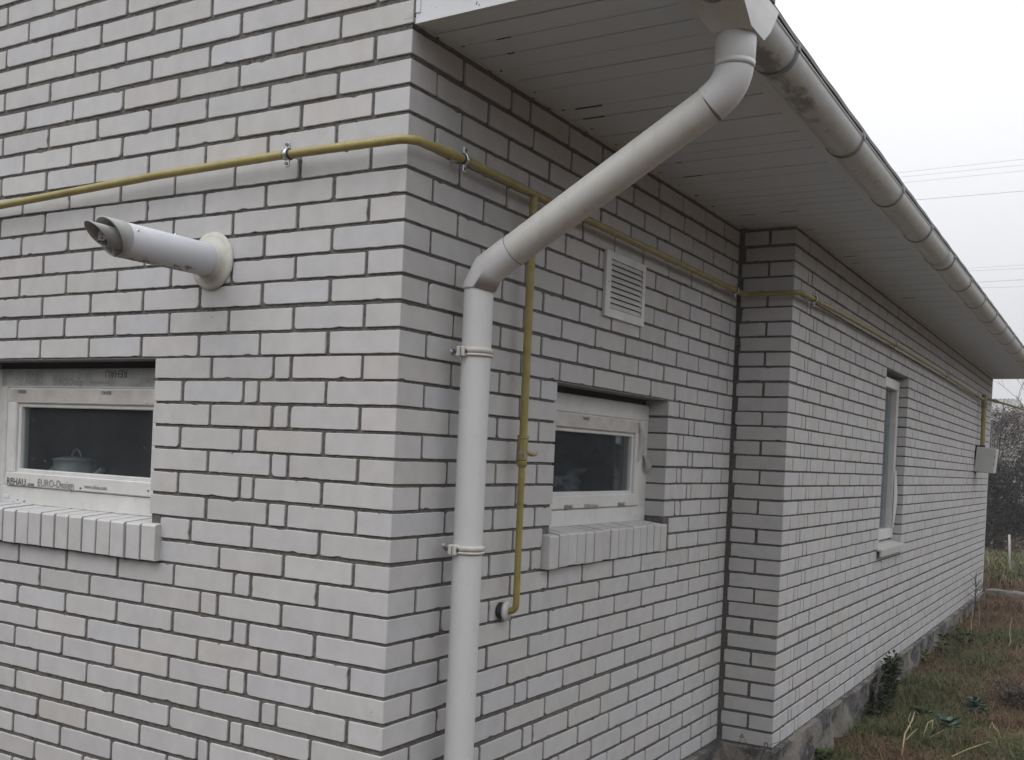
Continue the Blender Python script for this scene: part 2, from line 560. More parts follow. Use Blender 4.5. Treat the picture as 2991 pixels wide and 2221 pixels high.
def each_obj(name, mb, mats, parent):
    """one object for every connected piece collected in mb"""
    par = list(range(len(mb.v)))
    def find(i):
        while par[i] != i:
            par[i] = par[par[i]]
            i = par[i]
        return i
    seen = {}
    for i, v in enumerate(mb.v):
        k = (round(v[0], 5), round(v[1], 5), round(v[2], 5))
        if k in seen:
            par[find(i)] = find(seen[k])
        else:
            seen[k] = i
    for f_ in mb.f:
        for i in f_[1:]:
            par[find(i)] = find(f_[0])
    groups = {}
    for f_, mi, sm in zip(mb.f, mb.mi, mb.sm):
        groups.setdefault(find(f_[0]), []).append((f_, mi, sm))
    out = []
    for g in groups.values():
        m2 = Mb()
        ids = {}
        for f_, mi, sm in g:
            nf = []
            for i in f_:
                if i not in ids:
                    ids[i] = len(m2.v)
                    m2.v.append(mb.v[i])
                nf.append(ids[i])
            m2.f.append(tuple(nf)); m2.mi.append(mi); m2.sm.append(sm)
        out.append(mesh_obj(name, m2, mats, parent))
    return out

def tag(o, label, cat, group=None, kind=None):
    o['label'] = label
    o['category'] = cat
    if group:
        o['group'] = group
    if kind:
        o['kind'] = kind
    return o

def thing(name, loc, label, cat, group=None):
    o = link(bpy.data.objects.new(name, None))
    o.location = loc
    o.empty_display_size = 0.1
    ORG[o] = Vector(loc)
    return tag(o, label, cat, group)

def copy_part(src, parent, delta):
    """copy of a part (and its sub-parts) moved by delta"""
    c = src.copy()
    link(c)
    c.parent = parent
    c.location = Vector(src.location) + Vector(delta)
    for ch in src.children:
        d = ch.copy()
        link(d)
        d.parent = c
    return c

# ------------------------------------------------------------------ measured levels of the brick courses
JZ = [0.0, -.082, -.157, -.231, -.303, -.376, -.447, -.519, -.592, -.663, -.736, -.810, -.881, -.950, -1.022, -1.091, -1.165,
      -1.234, -1.308, -1.378, -1.450, -1.523, -1.594, -1.666, -1.739, -1.812, -1.884, -1.959, -2.041, -2.117, -2.190, -2.268,
      -2.344, -2.421, -2.495]
def Jz(n):
    return JZ[n] if n >= 0 else -n * 0.077
YI, D = 2.6797, 0.2716                 # inner corner of the step, depth of the step
XF, YF = 0.20, 11.10                   # far corner
BH = 0.0620                            # brick height

class Wall:
    """frame of a wall face: u runs along it, w into it, z up"""
    def __init__(s, O, U, zs=0.0):
        s.O = Vector(O)
        s.U = Vector(U).normalized()
        s.W = None
        s.zs = zs
    def inward(s, W):
        s.W = Vector(W).normalized()
        s.flip = s.U.cross(Vector((0, 0, 1))).dot(-s.W) < 0
        return s
    def p(s, u, w, z):
        q = s.O + s.U * u + s.W * w
        return (q.x, q.y, z + s.zs * u)

def brick(mb, wl, u0, u1, z0, z1, depth=0.03, sharp0=False, sharp1=False, fine=True, mi=0, w0=0.0, jit=0.0007):
    """one brick: rounded outline, chamfered arris, slight tilt and chipped edge line"""
    if u1 - u0 < 0.008:
        return
    tilt_u, tilt_z, off = rnd(-1, 1) * 0.0016, rnd(-1, 1) * 0.008, rnd(-0.0011, 0.0011) + w0
    if sharp0 or sharp1 or depth > 0.05:
        tilt_u *= 0.3; tilt_z *= 0.3; off = w0
    rr = [min(rnd(0.0025, 0.0068) if random.random() > 0.13 else rnd(0.008, 0.0145), (u1 - u0) * 0.3) for _ in range(4)]   # bl br tr tl
    if sharp0:
        rr[0] = rr[3] = 0.0012
    if sharp1:
        rr[1] = rr[2] = 0.0012
    out = []
    corners = [((u0, z0), 180), ((u1, z0), 270), ((u1, z1), 0), ((u0, z1), 90)]
    segs = 3 if fine else 1
    dz = [rnd(-0.0009, 0.0009) for _ in range(4)]
    for i, ((cu, cz), a0) in enumerate(corners):
        r_ = rr[i]
        su = 1 if i in (0, 3) else -1
        sz = 1 if i in (0, 1) else -1
        ccu, ccz = cu + su * r_, cz + dz[i] + sz * r_
        for k in range(segs + 1):
            a = math.radians(a0 + 90.0 * k / segs)
            out.append((ccu + r_ * math.cos(a), ccz + r_ * math.sin(a)))
        # points along the following edge
        if fine:
            nx = corners[(i + 1) % 4][0]
            ln = abs(nx[0] - cu) + abs(nx[1] - cz)
            n_ = int(ln / 0.02)
            a_pt = out[-1]
            j = (i + 1) % 4
            r2 = rr[j]
            su2 = 1 if j in (0, 3) else -1
            sz2 = 1 if j in (0, 1) else -1
            if i in (0, 2):
                b_pt = (nx[0] + su2 * r2, nx[1] + dz[j])
            else:
                b_pt = (nx[0], nx[1] + dz[j] + sz2 * r2)
            for k in range(1, n_):
                t = k / n_
                pu, pz = a_pt[0] + (b_pt[0] - a_pt[0]) * t, a_pt[1] + (b_pt[1] - a_pt[1]) * t
                e = rnd(-jit, jit)
                if random.random() < 0.022:
                    e = -rnd(0.0015, 0.0048)      # a chip in the arris
                if i == 0: pz -= e
                elif i == 2: pz += e
                elif i == 1 and not sharp1: pu += e
                elif i == 3 and not sharp0: pu -= e
                out.append((pu, pz))
    uc, zc = (u0 + u1) / 2, (z0 + z1) / 2
    ch = 0.0013
    def wof(pu, pz):
        return off + tilt_u * (pu - uc) + tilt_z * (pz - zc)
    front, ring1, ring2 = [], [], []
    for pu, pz in out:
        iu = pu + max(-ch, min(ch, (uc - pu))) if abs(uc - pu) > ch else pu
        iz = pz + max(-ch, min(ch, (zc - pz)))
        front.append(wl.p(iu, wof(pu, pz), iz))
        ring1.append(wl.p(pu, wof(pu, pz) + ch, pz))
        ring2.append(wl.p(pu, depth + w0, pz))
    n_ = len(out)
    fs = [tuple(range(n_))]
    for a, b in ((0, n_), (n_, 2 * n_)):
        for j in range(n_):
            j2 = (j + 1) % n_
            fs.append((a + j, b + j, b + j2, a + j2))
    if wl.flip:
        fs = [f[::-1] for f in fs]
    mb.add(front + ring1 + ring2, fs, mi)

def zrange(n):
    c = (Jz(n) + Jz(n - 1)) / 2 + rnd(-0.0008, 0.0008)
    return c - BH / 2, c + BH / 2

def run(mb, wl, n, joints, joint=0.0132, first=True, last=True, deep0=False, deep1=False, fine=True, skip0=0):
    """bricks of course n between successive joint centres; the two ends are wall ends, not joints"""
    z0, z1 = zrange(n)
    for i in range(len(joints) - 1):
        if i < skip0:
            continue
        a, b = joints[i], joints[i + 1]
        e0 = (i == 0)
        e1 = (i == len(joints) - 2)
        u0 = a + (0 if (e0 and first) else joint / 2 + rnd(-0.0012, 0.0012))
        u1 = b - (0 if (e1 and last) else joint / 2 + rnd(-0.0012, 0.0012))
        d = 0.118 if ((e0 and deep0) or (e1 and deep1)) else 0.03
        brick(mb, wl, u0, u1, z0, z1, d, sharp0=(e0 and deep0), sharp1=(e1 and deep1), fine=fine)

def fill(start, stop, pitch=0.26, tail=0.03):
    out = []
    x = start
    while x < stop - tail:
        out.append(x + rnd(-0.002, 0.002))
        x += pitch
    return out

# ------------------------------------------------------------------ the house
house = thing('brick_house', (0, 0, -2.75), 'white brick house with dark mortar joints, seen along its corner', 'house')
gable = Wall((0, 0, 0), (-1, 0, 0)).inward((0, 1, 0))
side = Wall((0, 0, 0), (0, 1, 0)).inward((-1, 0, 0))
ret = Wall((0, YI, 0), (1, 0, 0)).inward((0, 1, 0))
fv = Vector((XF - D, YF - YI, 0))
far = Wall((D, YI, 0), fv, -0.0036).inward((-fv.y, fv.x, 0))
FL = fv.length
NB, NT = 34, -26                       # bottom course, top course of the gable

# window openings (along u of their wall)
GW0, GW1 = 0.963, 1.935                # left window, on the gable wall
SW0, SW1 = 0.890, 1.872                # right window, on the side wall
FW0, FW1 = 4.955 - YI, 5.765 - YI      # tall narrow window in the far wall (u from the step)
ROOF_K = 0.466
def roof_z(x):
    return 0.085 + (0.83 - x) * ROOF_K

# --- gable wall
mb = Mb()
ends = 4.2
for n in range(NT, NB + 2):
    odd = n % 2 != 0
    top = Jz(n - 1)
    lim = ends
    if n <= 0:
        # the gable follows the roof slope: cut the course where the roof comes down
        xr = 0.83 - (top - 0.085) / ROOF_K
        start_x = min(0.0, xr - 0.06)
    else:
        start_x = 0.0
    base_off = 0.125 if odd else 0.253
    fine = n > -6
    if n > NB:
        continue
    if start_x < -0.01:
        js = [-start_x] + [x for x in fill(base_off, lim) if x > -start_x + 0.05] + [lim]
        run(mb, gable, n, js, fine=False)
        continue
    deep = 0 < n
    if 13 <= n <= 19:
        js = ([0, .125, .385, .453, .712, GW0] if odd else [0, .254, .515, .574, .836, GW0])
        js = [js[0]] + [x + rnd(-.003, .003) for x in js[1:-1]] + [js[-1]]
        run(mb, gable, n, js, deep0=True, deep1=True, skip0=1 if odd else 0)
        js2 = [GW1] + ([GW1 + .12] if odd else [GW1 + .25]) + fill(GW1 + (.38 if odd else .51), lim) + [lim]
        run(mb, gable, n, js2, deep0=True)
    elif n in (20, 21):
        js = [0, .253, .515, .776, .909] if n == 20 else [0, .125, .386, .647, .909]
        run(mb, gable, n, js, deep0=True, skip0=1 if odd else 0)
        js2 = [GW1 + .055] + fill(GW1 + (.18 if odd else .31), lim) + [lim]
        run(mb, gable, n, js2)
    else:
        extra = {22: [.254, .512, .583], 23: [.125, .387, .646, .721], 24: [.255, .516, .579], 25: [.125, .388, .466],
                 26: [.256, .517, .588], 27: [.125, .390, .453], 28: [.256, .521, .576], 29: [.125, .387, .658, .708],
                 30: [.255, .517, .580], 31: [.125, .389, .455], 32: [.255, .516, .575], 33: [.125, .388, .652, .715], 34: [.255, .517, .583]}
        pre = extra.get(n, [base_off])
        js = [0] + pre + fill(pre[-1] + .261, lim, .2625 if n >= 22 else .26) + [lim]
        run(mb, gable, n, js, deep0=deep, skip0=1 if (odd and deep) else 0)
MO = 0.0060                            # mortar sits this far behind the brick face
def slab(u0, u1, z0, z1, wl, t=0.24, w=MO, mi=1):
    mb.box(u0, u1, w, t, z0, z1, mi, fn=lambda a, b, c: wl.p(a, b, c))
JL, JS = Jz(12), Jz(19)
slab(MO, GW0 - MO, -2.52, 0.0, gable, mi=1)
slab(GW1 + MO, ends, -2.52, 0.0, gable)
slab(GW0 - MO, GW1 + MO, JL + 0.001, 0.0, gable)
slab(GW0 - MO, GW1 + MO, -2.52, Jz(21) + 0.10, gable)
# mortar behind the gable triangle (stepped under the roof line)
k = 0
while k < 26:
    z0, z1 = k * 0.077, (k + 1) * 0.077
    xr = 0.83 - (z1 - 0.085) / ROOF_K
    a = max(0.004, -(xr - 0.07))
    if a < ends:
        slab(a, ends, z0, z1, gable)
    k += 1
def crumbs(mb, wl, n_, ulim, nlo, nhi):
    for _ in range(n_):
        u = rnd(*ulim)
        z = Jz(random.randrange(nlo, nhi)) + rnd(-.006, .006)
        r_ = rnd(.0015, .0045)
        v = [wl.p(u + r_ * rnd(.7, 2.2), .003, z), wl.p(u, .003, z + r_ * rnd(.6, 1.1)), wl.p(u - r_ * rnd(.7, 2.2), .003, z), wl.p(u, .003, z - r_ * rnd(.6, 1.4)), wl.p(u + rnd(-.001, .001), -.0012 - r_ * .4, z)]
        mb.add(v, [(0, 1, 4), (1, 2, 4), (2, 3, 4), (3, 0, 4), (1, 0, 4), (0, 3, 4)], 1)
crumbs(mb, gable, 420, (.02, 2.3), -5, 34)
gable_o = mesh_obj('brick_wall', mb, [M['brick'], M['mortar']], house)

# --- side wall
mb = Mb()
YE = 2.658
for n in range(0, NB + 1):
    odd = n % 2 != 0
    if 13 <= n <= 19:
        js = [0, .254, .515, .775, SW0] if odd else [0, .125, .387, .645, SW0]
        run(mb, side, n, js, deep0=True, deep1=True, skip0=0 if odd else 1)
        js = [SW1, 1.991, 2.052, 2.300, 2.555, YE] if odd else [SW1, 2.115, 2.174, 2.424, YE]
        js = [js[0]] + [x + rnd(-.004, .004) for x in js[1:-1]] + [js[-1]]
        run(mb, side, n, js, deep0=True)
    elif n in (20, 21):
        js = [0, .125, .385, .639, .828] if n == 20 else [0, .253, .503, .760, .828]
        run(mb, side, n, js, deep0=True, skip0=0 if odd else 1)
        js = [1.936, 2.161, 2.411, YE] if n == 20 else [1.936, 2.028, 2.284, 2.534, YE]
        run(mb, side, n, js)
    else:
        ex = {0: [.122, .390, .652, .758, 1.025], 1: [.251, .518, .633, .897], 2: [.122, .390, .662, .920],
              22: [.125, .385, .635, .885, 1.139, 1.399], 27: [.255, .497, .694, .775, 1.026], 29: [.253, .496, .757, .825, 1.081],
              31: [.255, .50, .76], 33: [.25, .50, .69, .76]}
        pre = ex.get(n, [.254, .512] if odd else [.125, .386])
        js = [0] + pre + fill(pre[-1] + .2585, YE, .2585) + [YE]
        run(mb, side, n, js, deep0=n > 0, skip0=0 if (odd or n == 0) else 1)
slab(0.24, SW0 - MO, -2.52, 0.09, side)
slab(SW1 + MO, YI + 0.24, -2.52, 0.09, side)
slab(SW0 - MO, SW1 + MO, JL + 0.001, 0.09, side)
slab(SW0 - MO, SW1 + MO, -2.52, Jz(21) + 0.10, side)
mesh_obj('brick_wall', mb, [M['brick'], M['mortar']], house)

# --- the step (return face) and the far wall
mb = Mb()
for n in range(0, NB + 1):
    odd = n % 2 != 0
    x0 = 0.019 + (rnd(-.003, .003)) - (0.006 if odd else 0) + 0.006 * (n < 3)
    if odd:
        js = [x0, 0.1455 + rnd(-.004, .004), D]
        z0, z1 = zrange(n)
        brick(mb, ret, x0, js[1] - 0.005 - 0.002 * rnd(0, 1), z0, z1, 0.03)
    else:
        z0, z1 = zrange(n)
        brick(mb, ret, x0 + 0.004, D, z0, z1, 0.118, sharp1=True)
for n in range(0, NB + 1):
    odd = n % 2 != 0
    q = .25 if odd else .12
    js = [0, q + .005]
    if odd:
        js += [q + .005 + rnd(.058, .072)]
    else:
        js += [.385 + rnd(-.004, .004), .385 + rnd(.058, .07)]
    if n in (0, 1, 2):
        js = js[:2]
    pit = 0.2585
    near_f = lambda u: True
    if 7 <= n <= 23:
        a = js + fill(js[-1] + pit, FW0, pit, .07) + [FW0]
        run(mb, far, n, a, deep0=True, deep1=True, skip0=0 if odd else 1)
        a = [FW1] + ([FW1 + .12] if odd else [FW1 + .25]) + ([FW1 + .19] if (odd and random.random() < .5) else []) + fill(FW1 + (.38 if odd else .51), FL, pit) + [FL]
        run(mb, far, n, a, deep0=True, deep1=True, fine=False)
    else:
        a = js + fill(js[-1] + pit, FL, pit) + [FL]
        run(mb, far, n, a, deep0=True, deep1=True, skip0=0 if odd else 1, fine=True)
# mortar of the step and the far wall
mb.box(-.03, D - MO, MO, 0.2, -2.52, 0.05, 1, fn=lambda a, b, c: ret.p(a, b, c))
FZ1, FZ0 = Jz(6), Jz(23)
slab(0.2, FW0 - MO, -2.52, 0.09, far)
slab(FW1 + MO, FL - MO, -2.52, 0.09, far)
slab(FW0 - MO, FW1 + MO, FZ1 + 0.001, 0.09, far)
slab(FW0 - MO, FW1 + MO, -2.52, FZ0 - 0.004, far)
mesh_obj('brick_wall', mb, [M['brick'], M['mortar']], house)

# --- remaining walls (out of sight) that close the house
mb = Mb()
mb.box(-8.0, -4.2, 0.0, 0.24, -3.1, 0.4)
mb.box(-8.0, -7.76, 0.24, YF, -3.1, 0.4)
mb.box(-8.0, XF - 0.02, YF - 0.02, YF + 0.2, -3.1, 0.0)
mb.add([(0.1, YF - .01, 0.0), (-8, YF - .01, 0.0), (-8, YF - .01, 0.1), (-3.6, YF - .01, 2.1), (0.1, YF - .01, 0.4)], [(0, 1, 2, 3, 4)])
mesh_obj('rear_wall', mb, M['barn_wall'], house)

# --- lintel soffits over the openings
mb = Mb()
f = lambda wl: (lambda a, b, c: wl.p(a, b, c))
mb.box(GW0 - .008, GW1 + .008, 0.004, 0.085, JL - .002, JL + 0.001, 0, f(gable))
mb.box(SW0 - .008, SW1 + .008, 0.004, 0.085, JL - .002, JL + 0.001, 0, f(side))
mb.box(FW0 - .008, FW1 + .008, 0.004, 0.115, FZ1 - .002, FZ1 + 0.001, 0, f(far))
each_obj('lintel', mb, M['steel'], house)

# --- plinth of rubble stone
def plinth():
    mb = Mb()
    line = [(-4.2, -0.024), (0.024, -0.024), (0.024, YI - 0.022), (D + 0.024, YI - 0.022), (XF + 0.024, YF + 0.022)]
    pts = []
    for (a, b) in zip(line[:-1], line[1:]):
        A, B = Vector((*a, 0)), Vector((*b, 0))
        n_ = max(2, int((B - A).length / 0.045))
        d = (B - A).normalized()
        nrm = Vector((d.y, -d.x, 0))
        for i in range(n_ + (1 if b == line[-1] else 0)):
            pts.append((A + (B - A) * i / n_, nrm))
    rows = 14
    zt, zb = -2.500, -3.15
    vs_ = []
    for (p, nrm) in pts:
        for r_ in range(rows):
            z = zt + (zb - zt) * r_ / (rows - 1)
            q = Vector((p.x, p.y, z))
            h = noise.noise(q * 5.0) * 0.026 + noise.noise(q * 14.0 + Vector((9, 3, 1))) * 0.018
            c = noise.voronoi(Vector((q.x * 4.5, q.y * 4.5, q.z * 5.5)))[0]
            h -= max(0.0, 0.10 - (c[1] - c[0])) * 0.22
            if r_ == 0:
                h = rnd(-0.004, 0.006)
            zz_ = z + (rnd(-.008, .004) if r_ == 0 else 0) - 0.0036 * max(0, p.y - YI)
            vs_.append((p.x + nrm.x * h, p.y + nrm.y * h, zz_))
    fs = []
    for i in range(len(pts) - 1):
        for r_ in range(rows - 1):
            a = i * rows + r_
            fs.append((a, a + 1, a + rows + 1, a + rows))
    mb.add(vs_, fs, 0, True)
    # ledge on top
    top = []
    for i, (p, nrm) in enumerate(pts):
        v = vs_[i * rows]
        top.append(v)
        top.append((p.x - nrm.x * 0.08, p.y - nrm.y * 0.08, v[2] + 0.006))
    mb.add(top, [(2 * i, 2 * i + 2, 2 * i + 3, 2 * i + 1) for i in range(len(pts) - 1)])
    return mb
mesh_obj('plinth', plinth(), M['plinth'], house)

# --- roof, eave box
def xe(y):                             # outer edge of the soffit
    return 0.716 - 0.0098 * y
def lip(y):                            # outer lip of the gutter
    return 0.852 - 0.0108 * y + 0.016 * math.exp(-y / 0.7)
def redge(y):                          # roof drip edge
    return lip(y) - 0.006
YS0, YS1 = 0.006, 11.42
mb = Mb()
ys = [-0.04 + i * 0.0585 for i in range(197)]
prof = []
for y in ys:
    wv = 0.006 * math.sin(2 * math.pi * y / 0.35)
    x0 = redge(y)
    prof.append([(x0, y, 0.053 + wv * .25), (x0 - .30, y, 0.053 + .30 * ROOF_K + wv), (-3.65, y, 0.053 + (x0 + 3.65) * ROOF_K + wv)])
vs_, fs = [], []
for pr in prof:
    for p in pr:
        vs_.append(p)
    for p in pr:
        vs_.append((p[0], p[1], p[2] + 0.014))
for i in range(len(ys) - 1):
    a, b = i * 6, (i + 1) * 6
    for k in range(2):
        fs.append((a + k, a + k + 1, b + k + 1, b + k))
        fs.append((a + 3 + k, b + 3 + k, b + 4 + k, a + 4 + k))
    fs.append((a, b, b + 3, a + 3))
mb.add(vs_, fs)
for y in (ys[0], ys[-1]):              # verge trims
    zz0 = 0.050
    e = redge(y) + 0.004
    mb.box(0, 1, y - .012, y + .012, 0, 1, fn=lambda a, b, c: (e - a * (e + 3.65), b, zz0 + a * (e + 3.65) * ROOF_K - .06 + c * .085))
# the step where the verge tile overlaps the first sheet
mb.bbox(redge(0.2) - .05, redge(0.2) + .006, -.05, .40, .052, .080, .003)
mb.box(0, 1, -.05, YF + .3, 0, 1, fn=lambda a, b, c: (-3.65 - a * 4.6, b, 0.053 + 4.47 * ROOF_K - a * 4.6 * ROOF_K + c * .01))
mesh_obj('roof', mb, M['roof'], house)

ZS = 0.015
mb = Mb()
y = YS0
i = 0
while y < YS1 - 0.02:
    w = 0.1005
    y1 = min(y + w, YS1)
    gap = 0.0035 if i % 2 else 0.0055
    dz = rnd(-0.0012, 0.0012)
    x1a, x1b = xe(y), xe(y1)
    p = lambda t: y + (y1 - y) * t
    mid = (y + y1) / 2
    for (a, b, z0, z1) in ((y + gap / 2, y1 - gap / 2, ZS + dz, ZS + dz),):
        mb.box(-.12, 1, a, b, ZS + dz, ZS + 0.012, fn=lambda q, r_, c: (-.0 + (q + .12) / 1.12 * xe(r_) - .006 * (q < 0) , r_, c))
    y = y1
    i += 1
for k in range(20):
    yy = YS0 + .1005 * random.randrange(2, 60)
    xa = rnd(.03, .30) if k % 3 else rnd(.1, .6)
    mb.box(xa, xa + rnd(.015, .09), yy - .0028, yy + .0028, ZS - .0018, ZS + .004, 1)
for k in range(2, 60, 2):                  # nail heads and frayed ends along the wall
    yy = YS0 + .1005 * k + rnd(-.01, .01)
    mb.box(.018, .018 + rnd(.004, .016), yy - .004, yy + rnd(.001, .006), ZS - .0014, ZS + .004, 1)
mb.box(0, 1, YS0, YS1, ZS + .0095, ZS + .013, 1, fn=lambda q, r_, c: (q * xe(r_) * .998, r_, c))
mesh_obj('soffit', mb, [M['soffit'], M['dark']], house)

mb = Mb()
# fascia board behind the gutter with its rolled lower lip
seg = [YS0 + (YS1 - YS0) * i / 24 for i in range(25)]
for a, b in zip(seg[:-1], seg[1:]):
    for (dx0, dx1, z0, z1) in ((0.0, 0.016, 0.004, 0.13), (-0.028, 0.0, 0.004, 0.010)):
        v = [(xe(yy) + dx, yy, z) for z in (z0, z1) for yy in (a, b) for dx in (dx0, dx1)]
        mb.add(v, [(0, 2, 3, 1), (4, 5, 7, 6), (0, 1, 5, 4), (2, 6, 7, 3), (0, 4, 6, 2), (1, 3, 7, 5)])
mesh_obj('fascia', mb, M['fascia'], house)

mb = Mb()
# white closing panel of the eave box, flush with the gable
def poly_y(pts, y0, y1, mi=0):
    n_ = len(pts)
    v = [(x, y0, z) for x, z in pts] + [(x, y1, z) for x, z in pts]
    fs = [tuple(range(n_))[::-1], tuple(range(n_, 2 * n_))] + [(j, (j + 1) % n_, n_ + (j + 1) % n_, n_ + j) for j in range(n_)]
    mb.add(v, fs, mi)
poly_y([(.0135, .001), (.72, .008), (.735, .012), (.735, .118), (.0135, .45)], -.004, .004)
poly_y([(.0135, .028), (.0275, .028), (.0275, .44), (.0135, .446)], -.0065, -.004)
poly_y([(.0135, -.001), (.735, .009), (.735, .016), (.0135, .006)], -.006, .012)
for (x, z) in ((.205, .017), (.214, .013), (.207, .021)):
    mb.lathe([(0, 0.0018), (.0012, .0014), (.0016, .0001)], (x, -.004, z), (0, -1, 0), 8, 1)
poly_y([(.002, .004), (.735, .012), (.735, .12), (-3.6, 2.1), (-3.6, .4), (.0, .1)], YS1 - .004, YS1)
mesh_obj('eave_end_panel', mb, [M['fascia'], M['dark']], house)

# --- windows
def text_obj(body, size, mat, parent, mw, name='film_print'):
    cu = bpy.data.curves.new(name, 'FONT')
    cu.body = body
    cu.size = size
    cu.align_x = 'LEFT'
    cu.fill_mode = 'FRONT'
    cu.resolution_u = 3
    cu.offset = 0.0005
    tmp = bpy.data.objects.new('tmp_text', cu)
    me = bpy.data.meshes.new_from_object(tmp)
    bpy.data.objects.remove(tmp)
    bpy.data.curves.remove(cu)
    me.materials.clear()
    me.materials.append(mat)
    o = link(bpy.data.objects.new(name, me))
    o.parent = parent
    org = ORG[parent]
    mw = mw.copy()
    mw.translation = mw.translation - org
    o.matrix_local = mw
    ORG[o] = org
    return o

def frame_ring(mb, wl, u0, u1, z0, z1, w0, w1, t, tb=None, mi=0, c=0.004):
    """four mitred bars, chamfered"""
    tb = tb or t
    F_ = lambda a, b, d: wl.p(a, b, d)
    mb.bbox(u0, u1, w0, w1, z1 - t, z1, c, mi, F_)
    mb.bbox(u0, u1, w0, w1, z0, z0 + tb, c, mi, F_)
    mb.bbox(u0, u0 + t, w0 + .0004, w1, z0 + tb - .004, z1 - t + .004, c, mi, F_)
    mb.bbox(u1 - t, u1, w0 + .0004, w1, z0 + tb - .004, z1 - t + .004, c, mi, F_)

def make_window(wl, U0, U1, label, prints, mirror):
    win = thing('window', wl.p((U0 + U1) / 2, .10, -1.40), label, 'window')
    del win['category']
    del win['label']
    win.parent = house
    win.location = ORG[win] - ORG[house]
    win['label'] = label
    fz0, fz1 = -1.397, -.905
    mb = Mb()
    frame_ring(mb, wl, U0 - .02, U1 + .006, fz0, fz1, .090, .155, .069, .064)
    # drain caps on the bottom bar
    for uu in (U0 + .06, U1 - .10):
        mb.bbox(uu, uu + .032, .087, .0905, fz0 + .018, fz0 + .030, .0012, 0, lambda a, b, c: wl.p(a, b, c))
    mesh_obj('frame', mb, M['frame'], win)
    mb = Mb()
    su0, su1, sz0, sz1 = U0 + .049 , U1 - .078, -1.331, -.975
    frame_ring(mb, wl, su0, su1, sz0, sz1, .083, .14, .054, .050)
    # glazing bead
    frame_ring(mb, wl, su0 + .052, su1 - .052, sz0 + .048, sz1 - .052, .094, .12, .017, .015, c=.003)
    mesh_obj('sash', mb, M['frame'], win)
    mb = Mb()
    mb.box(su0 + .06, su1 - .06, .108, .112, sz0 + .056, sz1 - .060, 0, lambda a, b, c: wl.p(a, b, c))
    mesh_obj('pane', mb, M['glass'], win)
    mb = Mb()
    # gap above the frame: its shade put in as a dark strip; foam below
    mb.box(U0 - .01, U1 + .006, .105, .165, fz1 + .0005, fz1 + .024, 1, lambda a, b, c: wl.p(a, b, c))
    mb.box(U0 - .01, U1 + .006, .094, .165, fz0 - .022, fz0 - .0005, 0, lambda a, b, c: wl.p(a, b, c))
    each_obj('foam_and_gap_shade', mb, [M['foam'], M['dark']], win)
    mb = Mb()
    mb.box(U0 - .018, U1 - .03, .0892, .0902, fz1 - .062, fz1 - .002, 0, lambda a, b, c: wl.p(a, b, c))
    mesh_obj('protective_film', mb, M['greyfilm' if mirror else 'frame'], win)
    mb = Mb()
    mb.box(su0 + .03, su1 - .01, .0822, .0832, sz1 - .047, sz1 - .004, 0, lambda a, b, c: wl.p(a, b, c))
    mesh_obj('protective_film', mb, M['beigefilm'], win)
    for (body, u, z, size, mat, flipv, w) in prints:
        ux = -wl.U if mirror else wl.U
        zx = Vector((0, 0, -1)) if flipv else Vector((0, 0, 1))
        if flipv:
            ux = -ux
        n_ = ux.cross(zx)
        mw = Matrix(((ux.x, zx.x, n_.x, 0), (ux.y, zx.y, n_.y, 0), (ux.z, zx.z, n_.z, 0), (0, 0, 0, 1)))
        mw.translation = Vector(wl.p(u, w, z))
        text_obj(body, size, M[mat], win, mw)
    return win

WF, WS = .0885, .0815
p1 = [('REHAU', 1.762, -.960, .032, 'ink_faint', False, WF), ('REHAU', 1.762, -.936, .032, 'ink_faint', False, WF),
      ('EURO-Design', 1.60, -.962, .030, 'ink_faint', False, WF), ('REHAU', 1.205, -.912, .036, 'ink', True, WF),
      ('www.rehau.com', 1.40, -.957, .016, 'ink_faint', False, WF), ('CO CO', 1.14, -.955, .024, 'ink_faint', False, WF),
      ('REHAU', 1.745, -.984, .016, 'ink', True, WS), ('REHAU', 1.275, -.984, .016, 'ink', True, WS),
      ('REHAU', 1.842, -1.3285, .036, 'ink', False, WS), ('.com', 1.722, -1.3285, .022, 'ink', False, WS),
      ('EURO-Design', 1.66, -1.325, .036, 'ink_faint', False, WS), ('www.rehau.com', 1.40, -1.3185, .018, 'ink_faint', False, WS)]
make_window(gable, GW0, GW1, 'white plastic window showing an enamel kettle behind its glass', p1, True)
p2 = [('REHAU', 1.30, -.985, .017, 'ink', True, WS), ('REHAU', 1.13, -1.3295, .021, 'ink', False, WS),
      ('EURO-Design', 1.29, -1.3295, .021, 'ink_faint', False, WS), ('REHAU', 1.585, -1.3295, .022, 'ink', False, WS),
      ('', 1.5, -1.3, .02, 'ink', False, WS)]
make_window(side, SW0, SW1, 'white plastic window beside the yellow drop pipe, with a strip of film peeling off', p2[:-1], False)

